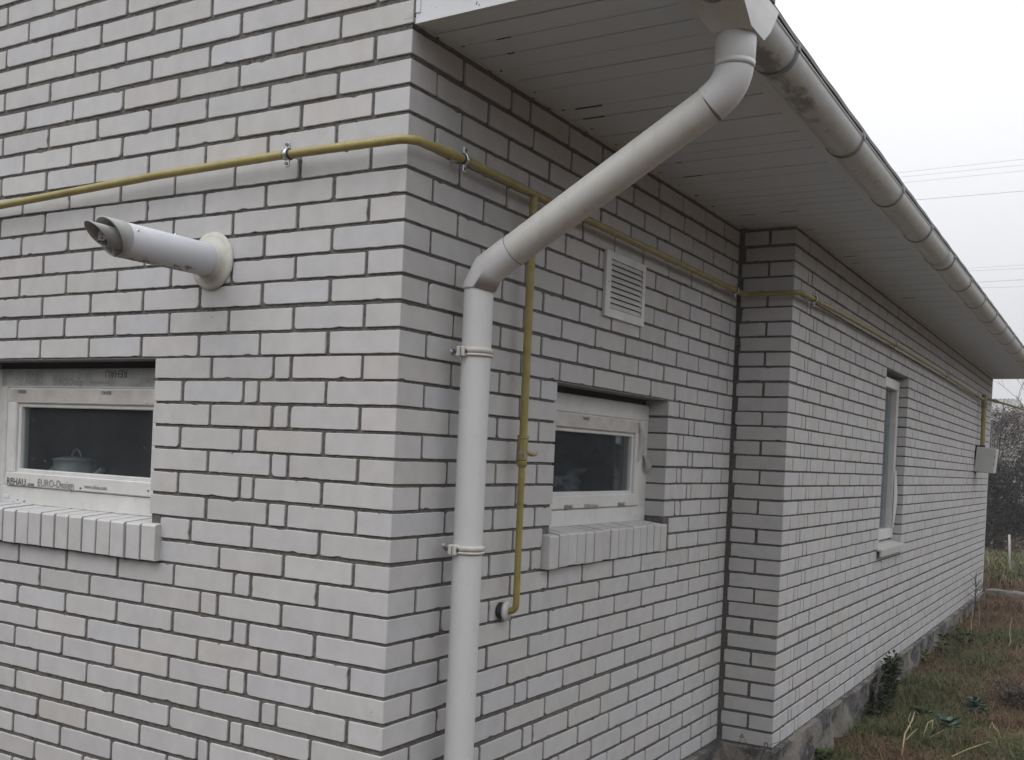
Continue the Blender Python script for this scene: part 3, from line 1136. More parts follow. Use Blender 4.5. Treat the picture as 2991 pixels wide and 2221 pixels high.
def sill(wl, u0, u1, proud, proud_end=None):
    mb = Mb()
    zb, zt = Jz(21) + .005, Jz(21) + .119
    pitch = 0.0715
    p0 = proud
    u = u0
    while u < u1 - .03:
        w = min(0.0632, u1 - u)
        zo, so, wo = rnd(-.003, .002), rnd(-.003, .003), rnd(-.002, .002)
        a, b = u, u + w
        if proud_end is not None:
            proud = p0 + (proud_end - p0) * (u - u0) / (u1 - u0)
        # a brick on edge, its top weathered and pitched back up to the frame
        prof_ = [(-proud + wo, zb + zo), (-proud + wo, zt + zo - .004), (-proud + wo + .004, zt + zo), (.10, zt + zo + .011), (.10, zb)]
        n_ = len(prof_)
        v = [wl.p(a + (so * .3 if q[1] > -1.45 else 0), q[0], q[1]) for q in prof_] + [wl.p(b + (so * .3 if q[1] > -1.45 else 0), q[0], q[1]) for q in prof_]
        c = .002
        v += [wl.p(a + c, -proud + wo - .0016, zb + zo + c), wl.p(a + c, -proud + wo - .0016, zt + zo - .006), wl.p(b - c, -proud + wo - .0016, zt + zo - .006), wl.p(b - c, -proud + wo - .0016, zb + zo + c)]
        fs = [tuple(range(n_)), tuple(range(n_, 2 * n_))[::-1]] + [(j, n_ + j, n_ + (j + 1) % n_, (j + 1) % n_) for j in range(1, n_)]
        fs += [(10, 11, 12, 13), (0, 10, 13, 5), (0, 1, 11, 10), (1, 6, 12, 11), (6, 5, 13, 12)]
        if wl.flip:
            fs = [q[::-1] for q in fs]
        mb.add(v, fs, 0)
        u += pitch + rnd(-.0015, .0015)
    mb.box(u0 + .004, u1 - .004, -min(p0, proud) + .014, .098, zb - .002, zt - .004, 1, lambda a, b, c: wl.p(a, b, c))
    return mesh_obj('window_sill', mb, [M['brick'], M['mortar']], house)
sill(gable, .906, 1.992, .024)
sill(side, .835, 1.932, .027, -.001)

# tall far window: frame edge, film flap and a tin sill
win = thing('window', far.p((FW0 + FW1) / 2, .1, FZ0), 'tall', 'window')
del win['category']
win['label'] = 'tall narrow window in a deep reveal with a drooping strip of film'
win.parent = house
win.location = ORG[win] - ORG[house]
mb = Mb()
frame_ring(mb, far, FW0 + .004, FW1 - .012, FZ0 + .045, FZ1 - .03, .060, .125, .07)
mesh_obj('frame', mb, M['frame'], win)
mb = Mb()
mb.box(FW0 + .06, FW1 - .07, .10, .106, FZ0 + .09, FZ1 - .09, 0, f(far))
mesh_obj('pane', mb, M['glass'], win)
mb = Mb()
mb.box(FW1 - .0115, FW1 + .004, .075, .13, FZ0 + .02, FZ1 - .04, 0, f(far))
mesh_obj('foam_and_gap_shade', mb, M['redfoam'], win)
mb = Mb()
v = []
for i in range(9):
    t = i / 8
    zz_ = -1.13 - .42 * t
    bulge = .016 * math.sin(math.pi * t) ** 1.2
    v += [far.p(FW1 - .075, .055 - bulge * .2, zz_), far.p(FW1 - .03, .052 - bulge, zz_ + .01)]
mb.add(v, [(2 * i, 2 * i + 1, 2 * i + 3, 2 * i + 2) for i in range(8)], 0, True)
mesh_obj('film_flap', mb, M['frame'], win)
mb = Mb()
pr = [(.115, -1.628), (-.034, -1.662), (-.034, -1.706), (-.022, -1.706), (-.022, -1.672), (.115, -1.640)]
a, b = FW0 - .065, FW1 + .015
v = [far.p(a, q[0], q[1]) for q in pr] + [far.p(b, q[0], q[1]) for q in pr]
mb.add(v, [tuple(range(6)), tuple(range(6, 12))[::-1]] + [(j, 6 + j, 6 + (j + 1) % 6, (j + 1) % 6) for j in range(6)])
mesh_obj('tin_sill', mb, M['box'], win)

# rooms behind the panes: plain dark-lined interiors
mb = Mb()
def room(x0, x1, y0, y1, z0, z1, hole):
    t = .05
    mb.box(x0, x1, y1, y1 + t, z0, z1)
    mb.box(x0 - t, x0, y0, y1, z0, z1)
    mb.box(x0, x1, y0, y1, z0 - t, z0)
    mb.box(x0, x1, y0, y1, z1, z1 + t)
room(-3.9, -.26, .24, 4.3, -2.6, -.1, 'both')
mb.box(-3.9, -.26, 4.3, 4.35, -2.6, -.1)
mesh_obj('room_lining', mb, M['room'], house)
mb = Mb()
mb.box(GW0 - .05, GW1 + .05, .158, .42, -1.372, -1.345, 0, f(gable))
mb.box(SW0 - .05, SW1 + .05, .158, .42, -1.345, -1.318, 0, f(side))
each_obj('inner_sill', mb, M['enamel'], house)

# ------------------------------------------------------------------ kettle on the inner sill
KB = Vector((-1.742, .290, -1.345))
ket = thing('enamel_kettle', KB, 'pale enamel kettle with a ring handle on its lid, standing behind the window glass', 'kettle')
mb = Mb()
mb.lathe([(0, .0), (0, .080), (.011, .098), (.040, .105), (.068, .094), (.086, .078), (.097, .074), (.112, .076)], KB, (0, 0, 1), 36)
mesh_obj('body', mb, M['enamel'], ket)
mb = Mb()
mb.lathe([(.112, .080), (.116, .080), (.123, .046), (.127, .0)], KB, (0, 0, 1), 36)
lid = mesh_obj('lid', mb, M['enamel'], ket)
mb = Mb()
mb.sweep([KB + Vector((.027 * math.cos(R(a)) + .01, 0, .118 + .036 * math.sin(R(a)))) for a in range(0, 181, 15)], .0042, 10)
mesh_obj('handle', mb, M['enamel'], lid)
mb = Mb()
mb.sweep([KB + Vector((.08, 0, .028)), KB + Vector((.125, 0, .056)), KB + Vector((.165, 0, .086))], [.024, .016, .010], 16)
mesh_obj('spout', mb, M['enamel'], ket)

# crumpled net curtain behind the right window
mb = Mb()
nu, nz = 40, 14
v = []
for i in range(nu):
    for j in range(nz):
        u = 1.05 + .62 * i / (nu - 1)
        hgt = .10 + .09 * max(0, noise.noise(Vector((u * 6, 3.3, 0)))) + (.10 if u < 1.24 else .0) * max(0, 1 - abs(u - 1.13) / .12)
        z = -1.318 + hgt * j / (nz - 1)
        w = .30 + .05 * noise.noise(Vector((u * 12, j * .35, 1))) + .012 * math.sin(u * 60 + j * .5)
        v.append(side.p(u, w, z))
mb.add(v, [(i * nz + j, (i + 1) * nz + j, (i + 1) * nz + j + 1, i * nz + j + 1) for i in range(nu - 1) for j in range(nz - 1)], 0, True)
tag(mesh_obj('net_curtain', mb, M['cloth']), 'crumpled grey net curtain heaped behind the glass of the window by the yellow pipe', 'curtain')

# peeling film strips on the right window
mb = Mb()
def strip(pts, wid):
    v = []
    for (u, w, z), dw in zip(pts, wid):
        v += [side.p(u, w, z), side.p(u + dw, w - abs(dw) * .35, z - abs(dw) * .2)]
    mb.add(v, [(2 * i, 2 * i + 1, 2 * i + 3, 2 * i + 2) for i in range(len(pts) - 1)], 0, True)
strip([(1.752, .082, -.985), (1.768, .072, -1.04), (1.762, .066, -1.10), (1.748, .074, -1.15)], [.012, .022, .016, .004])
strip([(1.825, .088, -1.115), (1.822, .076, -1.135), (1.828, .070, -1.165), (1.835, .082, -1.185)], [.030, .034, .032, .022])
tag(mesh_obj('film_strip', mb, M['oldtape']), 'torn brownish strips of protective film curling off the window frame by the yellow pipe', 'film')

# ------------------------------------------------------------------ gutter
GR = 0.064
gut = thing('roof_gutter', (0.79, 0.0, 0.03), 'long half-round plastic gutter stained dark near its outlet, hung along the eave', 'gutter')
def gc(y):
    return Vector((lip(y) - GR, y, 0.030))
mb = Mb()
gy = [-0.06 + 0.06 * i for i in range(193)]
na = 18
v = []
for y in gy:
    c = gc(y)
    for rr_ in (GR, GR - .0028):
        for k in range(na + 1):
            a = math.pi + math.pi * k / na
            v.append((c.x + rr_ * math.cos(a), y, c.z + rr_ * math.sin(a)))
fs = []
w = 2 * (na + 1)
for i in range(len(gy) - 1):
    for k in range(na):
        a = i * w + k
        fs.append((a, a + w, a + w + 1, a + 1))
        b = a + na + 1
        fs.append((b, b + 1, b + w + 1, b + w))
    for k in (0, na):
        a = i * w + k
        fs.append((a, a + na + 1, a + na + 1 + w, a + w))
mb.add(v, fs, 0, True)
# rolled outer lip
mb.sweep([gc(y) + Vector((GR - .001, 0, .001)) for y in gy], .0030, 8)
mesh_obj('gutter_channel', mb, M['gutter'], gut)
mb = Mb()
cap = [gc(-.06)] + [gc(-.06) + Vector((GR * math.cos(math.pi + math.pi * k / 24), 0, GR * math.sin(math.pi + math.pi * k / 24))) for k in range(25)]
mb.add(cap, [(0, k + 1, k + 2) for k in range(24)])
mesh_obj('end_cap', mb, M['gutter'], gut)
def hoop(mb, y, wdt=.020, r_=GR + .0022, t=.0022, clip=True):
    c = gc(y)
    v = []
    for yy in (y - wdt / 2, y + wdt / 2):
        for rr_ in (r_, r_ + t):
            for k in range(25):
                a = math.pi + math.pi * k / 24
                v.append((c.x + rr_ * math.cos(a), yy, c.z + rr_ * math.sin(a)))
    fs = []
    for k in range(24):
        fs += [(25 + k, 75 + k, 76 + k, 26 + k), (k, k + 25, k + 26, k + 1), (50 + k, 51 + k, 76 + k, 75 + k)]
    mb.add(v, fs, 0, True)
    if clip:
        mb.bbox(c.x + r_ - .004, c.x + r_ + .0055, y - wdt / 2, y + wdt / 2, c.z - .012, c.z + .014, .0015)
        mb.box(xe(y) + .012, c.x - r_ + .004, y - wdt / 2, y + wdt / 2, c.z - .02, c.z + .02)
BR_Y = [-.02, .640, 1.505, 2.275, 3.02, 3.80, 4.53, 5.25, 5.98, 6.69, 7.39, 8.12, 8.85, 9.58, 10.30, 11.0]
for i, y in enumerate(BR_Y):
    mb = Mb()
    hoop(mb, y)
    mesh_obj('gutter_bracket', mb, M['bracket'], gut)
mb = Mb()
hoop(mb, 3.62, .014, GR + .002, .004, False)
hoop(mb, 3.70, .085, GR + .0012, .0018, False)
mesh_obj('coupler', mb, M['gutter'], gut)
# funnel outlet
mb = Mb()
o_in, o_out = 0.738, 0.870
topz, midz, botz = 0.034, -0.030, -0.074
def ring(z, y0, y1, x0, x1):
    return [(x0, y0, z), (x1, y0, z), (x1, y1, z), (x0, y1, z)]
lv = [ring(topz, .075, .405, .725, o_out), ring(.008, .085, .385, .728, o_out + .001), ring(-.040, .145, .345, .745, o_out), ring(botz, .205, .305, .765, o_out - .002)]
v = [p for q in lv for p in q]
fs = []
for i in range(3):
    for j in range(4):
        a, b = i * 4 + j, i * 4 + (j + 1) % 4
        fs.append((a, b, b + 4, a + 4))
fs.append((12, 13, 14, 15))
mb.add(v, fs)
mesh_obj('outlet', mb, M['grille'], gut)

# ------------------------------------------------------------------ downpipe
PX, PY, PR = 0.080, 0.256, 0.0425
dp = thing('downpipe', (PX, PY, -3.0), 'white plastic downpipe slanting from the gutter to the brick corner and down the wall', 'downpipe')
def arc(P0, P1, P2, r_, n_=8):
    """points rounding the corner at P1"""
    P0, P1, P2 = Vector(P0), Vector(P1), Vector(P2)
    a, b = (P0 - P1).normalized(), (P2 - P1).normalized()
    ang = a.angle(b)
    d = r_ / math.tan(ang / 2)
    A, B = P1 + a * d, P1 + b * d
    c = P1 + (a + b).normalized() * (r_ / math.sin(ang / 2))
    out = []
    for i in range(n_ + 1):
        t = i / n_
        va, vb = A - c, B - c
        th = va.angle(vb)
        q = va * (math.sin((1 - t) * th) / math.sin(th)) + vb * (math.sin(t * th) / math.sin(th))
        out.append(c + q)
    return out
V0 = Vector((PX, PY, -.631))
V1 = Vector((.812, PY, -.198))
sd = (V1 - V0).normalized()
mb = Mb()
mb.sweep([(PX, PY, -3.05), (PX, PY, -.66)], PR, 40)
mesh_obj('vertical_pipe', mb, M['pvc'], dp)
mb = Mb()
er = PR + .0046
mids = V0 + Vector((0, 0, -.036))
mide = V0 + sd * .036
mb.sweep([(PX, PY, -.671), (PX, PY, -.668)], [er - .0016, er], 40)
mb.sweep([(PX, PY, -.668), mids + Vector((0, 0, .001)), mide, V0 + sd * .128], er, 40, smooth=False)
mb.sm = [True] * len(mb.sm)
mesh_obj('elbow', mb, M['pvc'], dp)
mb = Mb()
mb.sweep([V0 + sd * .12, V1 - sd * .066], PR + .0035, 40)
mesh_obj('slanted_pipe', mb, M['pvc_dirty'], dp)
mb = Mb()
mb.sweep([V0 + sd * .1275, V0 + sd * .1295], PR + .0042, 40)
mb.sweep([V1 - sd * .0695, V1 - sd * .0672], PR + .0042, 40)
each_obj('joint_ring', mb, M['rubber'], dp)
mb = Mb()
pth = [V1 - sd * .068] + arc(V1 - sd * .2, V1 + Vector((0, 0, .002)), V1 + Vector((0, 0, .2)), .105, 9) + [Vector((.812, PY, -.085))]
mb.sweep(pth, er + .0008, 40)
mesh_obj('elbow', mb, M['pvc'], dp)
mb = Mb()
mb.lathe([(0, .0480), (.001, .0488), (.016, .0496), (.0165, .0499), (.082, .0508), (.086, .049), (.0865, .036)], (.812, PY, -.152), (0, 0, 1), 44)
mesh_obj('socket', mb, M['pvc'], dp)
mb = Mb()
mb.lathe([(-.0005, .0482), (-.0005, .0492), (.0148, .0502), (.0148, .0490)], (.812, PY, -.152), (0, 0, 1), 44)
mesh_obj('socket_rim', mb, M['gutter'], dp)

def pipe_clamp(zc, tilt):
    mb = Mb()
    r0 = PR + .0006
    pr = [(-.0120, r0), (-.0120, r0 + .0040), (-.0085, r0 + .0055), (-.0050, r0 + .0052), (-.0042, r0 + .0022), (-.0030, r0 + .0022), (-.0022, r0 + .0056),
          (.0085, r0 + .0060), (.0115, r0 + .0040), (.0115, r0)]
    mb.lathe(pr, (PX, PY, zc), (tilt, 0, 1), 44)
    # ears with the closing screw, facing the camera side of the wall
    for s_ in (0, 1):
        mb.bbox(PX - .030 + s_ * .0155, PX - .0185 + s_ * .0155, PY - r0 - .016, PY - r0 + .012, zc - .015, zc + .014, .0025)
    o = mesh_obj('pipe_clamp', mb, M['clampw'], dp)
    mb = Mb()
    mb.lathe([(0, .0), (0, .0062), (.004, .0056), (.005, .0)], (PX - .0035, PY - r0 - .006, zc), (1, -.25, 0), 6)
    mb.lathe([(0, .0), (0, .0055), (.012, .0055), (.012, 0)], (PX - .044, PY - r0 - .006, zc), (1, 0, 0), 6)
    each_obj('bolt', mb, M['rust'], o)
    mb = Mb()
    mb.sweep([(-.03, PY - .006, zc + .004), (PX - .02, PY - .006, zc + .002)], .0042, 10)
    mb.lathe([(0, .0), (0, .0085), (.004, .0085), (.004, 0)], (-.002, PY - .006, zc + .004), (1, 0, 0), 12)
    mesh_obj('wall_pin', mb, M['zinc'], o)
pipe_clamp(-.851, .0)
pipe_clamp(-1.413, .015)

# ------------------------------------------------------------------ gas pipe
gas = thing('gas_pipe', (.05, .595, -1.70), 'yellow gas pipe wrapped round the brick corner, with a drop to the wall sleeve', 'gas pipe')
GZ, GOf, GPR = -.318, .048, .0125
mb = Mb()
fd = fv.normalized()
fp = lambda u, z: Vector(far.p(u, -GOf, 0)).xy.to_3d() + Vector((0, 0, z))
pth = [(-4.0, -.05, -.352), (-1.73, -.05, -.347), (-.93, -.05, -.322), (-.42, -.05, -.316)]
pth += arc((-.42, -.05, -.316), (GOf, -.05, -.320), (GOf, .2, -.312), .045, 7)
pth += [(GOf, .20, -.311), (GOf, .6, -.316), (GOf, 1.85, -.318)]
pth += arc((GOf, 1.85, -.318), (GOf, YI - .05, -.320), (.2, YI - .05, -.320), .03, 5)
pth += arc((.1, YI - .05, -.320), (D + GOf, YI - .05, -.318), fp(.6, -.312), .05, 7)
pth += [fp(.9, -.306), fp(2.3, -.304), fp(4.4, -.312), fp(7.0, -.338), fp(7.30, -.342)]
mb.sweep(pth, GPR, 18)
mesh_obj('main_pipe', mb, M['yellow'], gas)
mb = Mb()
mb.sweep([(-.175, -.05, -.3185), (-.172, -.05, -.3185), (-.168, -.05, -.3185)], [GPR, GPR + .0028, GPR], 18)
mb.sweep([(GOf, .118, -.3125), (GOf, .121, -.3125), (GOf, .126, -.3125)], [GPR, GPR + .0028, GPR], 18)
each_obj('weld_bead', mb, M['yellow'], gas)
mb = Mb()
mb.sweep([(GOf, .595, -.325), (GOf, .594, -1.078)], .0130, 18)
mesh_obj('drop_pipe', mb, M['yellow'], gas)
mb = Mb()
mb.lathe([(0, .0), (0, .0190), (.010, .0195), (.012, .0165), (.042, .0170), (.062, .0150), (.064, .0165), (.078, .0165), (.080, .0125)][::1], (GOf, .594, -1.075), (0, 0, -1), 8, smooth=False)
mb.lathe([(.08, .0150), (.098, .0158), (.102, .0), ], (GOf, .594, -1.075), (0, 0, -1), 20)
vv = mesh_obj('valve', mb, M['yellow'], gas)
mb = Mb()
mb.lathe([(.046, .0), (.046, .0178), (.070, .0178), (.070, 0)], (GOf, .594, -1.075), (0, 0, -1), 8, smooth=False)
mesh_obj('valve_body', mb, M['valve'], vv)
mb = Mb()
mb.sweep([(GOf + .01, .60, -1.128), (GOf + .018, .625, -1.134), (GOf + .02, .642, -1.133), (GOf + .022, .652, -1.126)], [.007, .0075, .006, .002], 10)
mesh_obj('lever', mb, M['orange'], vv)
mb = Mb()
pth = [Vector((GOf, .594, -1.17)), Vector((GOf, .595, -1.55))] + arc((GOf, .595, -1.55), (GOf, .595, -1.632), (-.1, .595, -1.638), .022, 6) + [Vector((-.05, .593, -1.637))]
mb.sweep(pth, .0107, 18)
mesh_obj('lower_pipe', mb, M['yellow'], gas)
mb = Mb()
mb.lathe([(0, .0), (0, .030), (.006, .0315), (.012, .030), (.012, .0)], (.012, .588, -1.634), (1, .1, 0), 30)
mesh_obj('sleeve_collar', mb, M['pvc'], gas)
mb = Mb()
mb.lathe([(0, .0), (0, .026), (.0125, .026), (.0125, 0)], (.0012, .575, -1.632), (1, 0, 0), 24)
mesh_obj('sleeve', mb, M['dark'], gas)

def gas_clamp(P, along, outw):
    """split zinc clamp with two bolted ears; along = pipe direction, outw = away from the wall"""
    P, A, O_ = Vector(P), Vector(along).normalized(), Vector(outw).normalized()
    Zv = Vector((0, 0, 1))
    mb = Mb()
    F_ = lambda a, b, c: tuple(P + A * a + O_ * b + Zv * c)
    r_ = GPR + .003
    v = []
    for aa in (-.007, .007):
        for rr_ in (r_, r_ + .0022):
            for k in range(28):
                t = 2 * math.pi * k / 28
                v.append(F_(aa, rr_ * math.cos(t), rr_ * math.sin(t)))
    fs = []
    for k in range(28):
        k2 = (k + 1) % 28
        fs += [(28 + k, 28 + k2, 84 + k2, 84 + k), (k, k2, 28 + k2, 28 + k), (56 + k, 84 + k, 84 + k2, 56 + k2)]
    mb.add(v, fs, 0, True)
    for s_ in (1, -1):
        mb.bbox(-.0075, .0075, -.0035, .0035, min(s_ * r_, s_ * (r_ + .020)), max(s_ * r_, s_ * (r_ + .020)), .0012, 0, F_)
    o = mesh_obj('pipe_clamp', mb, M['zinc'], gas)
    mb = Mb()
    for s_ in (1, -1):
        c = P + Zv * (s_ * (r_ + .011))
        mb.lathe([(-.008, .0), (-.008, .0035), (.0032, .0035), (.0032, .0056), (.007, .0052), (.0075, .0)], c, O_, 8, smooth=False)
    each_obj('bolt', mb, M['steel'], o)
    mb = Mb()
    for sgn in (-.006, .006):
        v = []
        for aa in (-1, 1):
            for k in range(24):
                t = 2 * math.pi * k / 24
                v.append(F_(sgn * 1.6 + aa * .002, (GPR + .003) * math.cos(t), (GPR + .003) * math.sin(t)))
        mb.add(v, [(k, (k + 1) % 24, 24 + (k + 1) % 24, 24 + k) for k in range(24)] + [tuple(range(24))[::-1], tuple(range(24, 48))], 0, True)
    each_obj('rubber_lining', mb, M['rubber'], o)
    mb = Mb()
    mb.sweep([P - O_ * (GPR + .002), P - O_ * (GOf + .01)], .0042, 10)
    mesh_obj('wall_pin', mb, M['zinc'], o)
gas_clamp((-.385, -.05, -.3165), (1, 0, 0), (0, -1, 0))
gas_clamp((GOf, .200, -.311), (0, 1, 0), (1, 0, 0))
gas_clamp((GOf, 2.50, -.319), (0, 1, 0), (1, 0, 0))
fo = -far.W
for u, z in ((.19, -.314), (2.27, -.304), (4.55, -.313), (6.7, -.335)):
    gas_clamp(fp(u, z), fd, fo)
# tee, riser to the cabinet and the branch that leaves to the street
TU = 7.27
mb = Mb()
tp = fp(TU, -.338)
mb.sweep([tp + Vector((0, 0, .055)), tp + Vector((0, 0, .05)), tp + Vector((0, 0, -.085)), tp + Vector((0, 0, -.09))], [.020, .031, .031, .025], 18)
mb.sweep([tp - fd * .075, tp + fd * .05], .024, 16)
mesh_obj('tee', mb, M['yellow'], gas)
mb = Mb()
mb.sweep([tp + Vector((0, 0, -.05)), tp + Vector((.004, 0, -.50))], .0245, 18)
mesh_obj('riser', mb, M['yellow'], gas)
mb = Mb()
mb.sweep([tp + Vector((.004, 0, -.49)), tp + Vector((.005, 0, -.525))], .028, 16)
mesh_obj('coupling', mb, M['rubber'], gas)
mb = Mb()
mb.sweep([tp + Vector((0, 0, .01)), tp + Vector((.10, 0, -.012)), tp + Vector((.34, 0, -.085)), tp + Vector((.62, .02, -.17)), tp + Vector((3.2, .1, -.55))], .0115, 12)
mb.sweep([tp + Vector((.085, 0, -.005)), tp + Vector((.135, 0, -.022))], .019, 12)
mesh_obj('branch_pipe', mb, M['yellow'], gas)

# ------------------------------------------------------------------ boiler flue
FX, FZ = -.722, -.590
fl = thing('boiler_flue', (FX, -.2, FZ), 'grey-white coaxial boiler flue sticking straight out of the gable wall', 'flue')
AX = Vector((0, -1, 0)).normalized()
FO = Vector((FX, 0, FZ))
def flue_tube(mb, a0, a1, r0, r1, slant, seg=48, mi=0):
    """open tube; slant shears the outer end so that the top sticks out further"""
    u = Vector((1, 0, 0)); w = AX.cross(u)
    if w.z < 0: w = -w
    v = []
    for rr_, in ((r0,), (r1,)):
        for e in (0, 1):
            for k in range(seg):
                t = 2 * math.pi * k / seg
                al = a0 if e == 0 else a1 + slant * math.sin(t)
                v.append(FO + AX * al + u * (rr_ * math.cos(t)) + w * (rr_ * math.sin(t)))
    fs = []
    for k in range(seg):
        k2 = (k + 1) % seg
        fs += [(k, k2, seg + k2, seg + k), (2 * seg + k, 3 * seg + k, 3 * seg + k2, 2 * seg + k2), (seg + k, seg + k2, 3 * seg + k2, 3 * seg + k)]
    mb.add(v, fs, mi, True)
mb = Mb()
flue_tube(mb, -.02, .335, .0500, .0475, .0)
mb.sm = [True] * len(mb.sm)
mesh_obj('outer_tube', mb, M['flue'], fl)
mb = Mb()
flue_tube(mb, .331, .371, .0508, .0470, .029)
mb.lathe([(.3315, .0470), (.3315, .0506)], FO, AX, 48)
mesh_obj('end_collar', mb, M['flue_grey'], fl)
mb = Mb()
flue_tube(mb, .20, .413, .0290, .0272, .032)
for a in (20, 140, 260):
    d = Vector((math.cos(R(a)), 0, math.sin(R(a))))
    mb.sweep([FO + AX * .345 + d * .027, FO + AX * .345 + d * .050], .0022, 8)
    mb.box(-.0012, .0012, .29, .352, .0280, .0490, 0, fn=lambda a, b, c, d=d: tuple(FO + AX * b + d * c + d.cross(AX) * a))
mesh_obj('inner_tube', mb, M['flue_grey'], fl)
mb = Mb()
for rr_ in (.0140, .0060):
    mb.lathe([(.388, rr_), (.392, rr_ + .0014), (.396, rr_), (.392, rr_ - .0014), (.388, rr_)], FO, AX, 28)
for a in (90, 210, 330):
    d = Vector((math.cos(R(a)), 0, math.sin(R(a))))
    mb.sweep([FO + AX * .392 + d * .005, FO + AX * .392 + d * .0275], .0015, 8)
mesh_obj('spider_grille', mb, M['grille'], fl)
mb = Mb()
flue_tube(mb, .14, .142, .0478, .0, .0)
mesh_obj('dark_core', mb, M['dark'], fl)
mb = Mb()
mb.lathe([(.000, .0870), (.004, .0885), (.0075, .0870), (.0100, .0760), (.0125, .0640), (.022, .0560), (.030, .0532), (.030, .0495)], FO, Vector((0, -1, 0)), 56)
mesh_obj('wall_flange', mb, M['flange'], fl)
for a in (58, 35):
    pass
mb = Mb()
d = Vector((math.cos(R(32)), 0, math.sin(R(32))))
mb.lathe([(0, .0042), (.0018, .0036), (.0024, 0)], FO + AX * .312 + d * .0498, d, 10)
d = Vector((math.cos(R(85)), 0, math.sin(R(85))))
mb.lathe([(0, .0042), (.003, .0036), (.0036, 0)], FO + AX * .15 + d * .0498, d, 10)
each_obj('screw', mb, M['zinc'], fl)

# ------------------------------------------------------------------ vent grille
vg = thing('vent_grille', (.0, 1.375, -.615), 'small white louvred vent grille high on the wall beside the slanted downpipe', 'vent grille')
mb = Mb()
gy0, gy1, gz0, gz1 = 1.200, 1.550, -.612, -.370
iy0, iy1, iz0, iz1 = 1.241, 1.523, -.580, -.397
for (a, b, c, d) in ((gy0, gy1, iz1, gz1), (gy0, gy1, gz0, iz0), (gy0, iy0, iz0, iz1), (iy1, gy1, iz0, iz1)):
    mb.box(.0012, .0130, a, b, c, d)
mesh_obj('frame', mb, M['grille'], vg)
for i in range(9):
    mb = Mb()
    zc = iz0 + (i + .62) * (iz1 - iz0) / 9
    v = [(.0112, iy0, zc - .0105), (.0022, iy0, zc + .0062), (.0032, iy0, zc + .0080), (.0122, iy0, zc - .0085)]
    v += [(x, iy1, z) for x, y, z in v]
    mb.add(v, [(0, 1, 2, 3), (4, 7, 6, 5), (0, 4, 5, 1), (1, 5, 6, 2), (2, 6, 7, 3), (3, 7, 4, 0)])
    mesh_obj('slat', mb, M['grille'], vg)
mb = Mb()
mb.box(-.003, .0016, iy0 - .01, iy1 + .01, iz0 - .01, iz1 + .01)
mesh_obj('insect_mesh', mb, M['mesh'], vg)
mb = Mb()
for yy in (iy0 - .02, iy1 + .013):
    mb.lathe([(0, .003), (.0008, .0026), (.001, 0)], (.0130, yy, -.485), (1, 0, 0), 10)
each_obj('screw', mb, M['steel'], vg)

# ------------------------------------------------------------------ gas cabinet at the far end
BY = 9.76
cab = thing('meter_cabinet', (.30, BY + .15, -1.13), 'pale tilted meter cabinet hanging on the wall under the thick yellow riser', 'cabinet')
Rb = Matrix.Rotation(R(4.5), 3, 'Y')
bo = Vector((.318, BY, -.990))
bf = lambda a, b, c: tuple(bo + Rb @ Vector((a, b, c)))
mb = Mb()
mb.bbox(-.094, .094, .006, .24, -.130, .130, .006, 0, bf)
mesh_obj('body', mb, M['box'], cab)
mb = Mb()
mb.bbox(-.0965, .0965, -.004, .0055, -.1325, .1325, .005, 0, bf)
dr = mesh_obj('door', mb, M['box'], cab)
mb = Mb()
for zz_ in (.045, -.035):
    mb.bbox(.083, .090, -.0075, -.0042, zz_ - .014, zz_ + .014, .001, 0, bf)
each_obj('hinge', mb, M['rust'], dr)
mb = Mb()
mb.box(-.115, -.075, .03, .05, -.15, .15, 0, bf)  # dark strip painted in for the shade between cabinet and wall
mesh_obj('gap_shade_strip', mb, M['dark'], cab)

# ------------------------------------------------------------------ wires twisted round the foot of the step
def wire(pts, label, r_=.0016):
    mb = Mb()
    mb.sweep(pts, r_, 6)
    return tag(mesh_obj('rusty_wire', mb, M['rust']), label, 'wire', 'bits of wire at the foot of the brick step')
Y3 = YI - .045
wire([(.112, Y3 - .02, -2.56), (.118, Y3, -2.50), (.140, Y3 - .01, -2.432), (.128, Y3 - .012, -2.447), (.146, Y3 - .012, -2.450), (.141, Y3 - .01, -2.433), (.165, Y3, -2.487), (.185, Y3 - .02, -2.56)],
     'thin rusty wire bent into a triangle at the foot of the brick step')
wire([(.228, Y3 - .03, -2.57), (.246, Y3 - .03, -2.515), (.262, Y3 - .03, -2.478), (.256, Y3 - .03, -2.452), (.268, Y3 - .03, -2.447), (.274, Y3 - .03, -2.462), (.264, Y3 - .03, -2.480), (.25, Y3 - .03, -2.50)],
     'rusty wire twisted into an upright loop by the bottom corner brick', .0026)
wire([(.285, Y3 - .02, -2.455), (.31, YI + .0, -2.452), (.325, YI + .05, -2.475), (.305, YI + .03, -2.50), (.33, YI + .01, -2.515), (.30, YI - .03, -2.525), (.29, YI - .05, -2.51)],
     'tangled rusty wire curling round the corner brick just above the stone plinth')

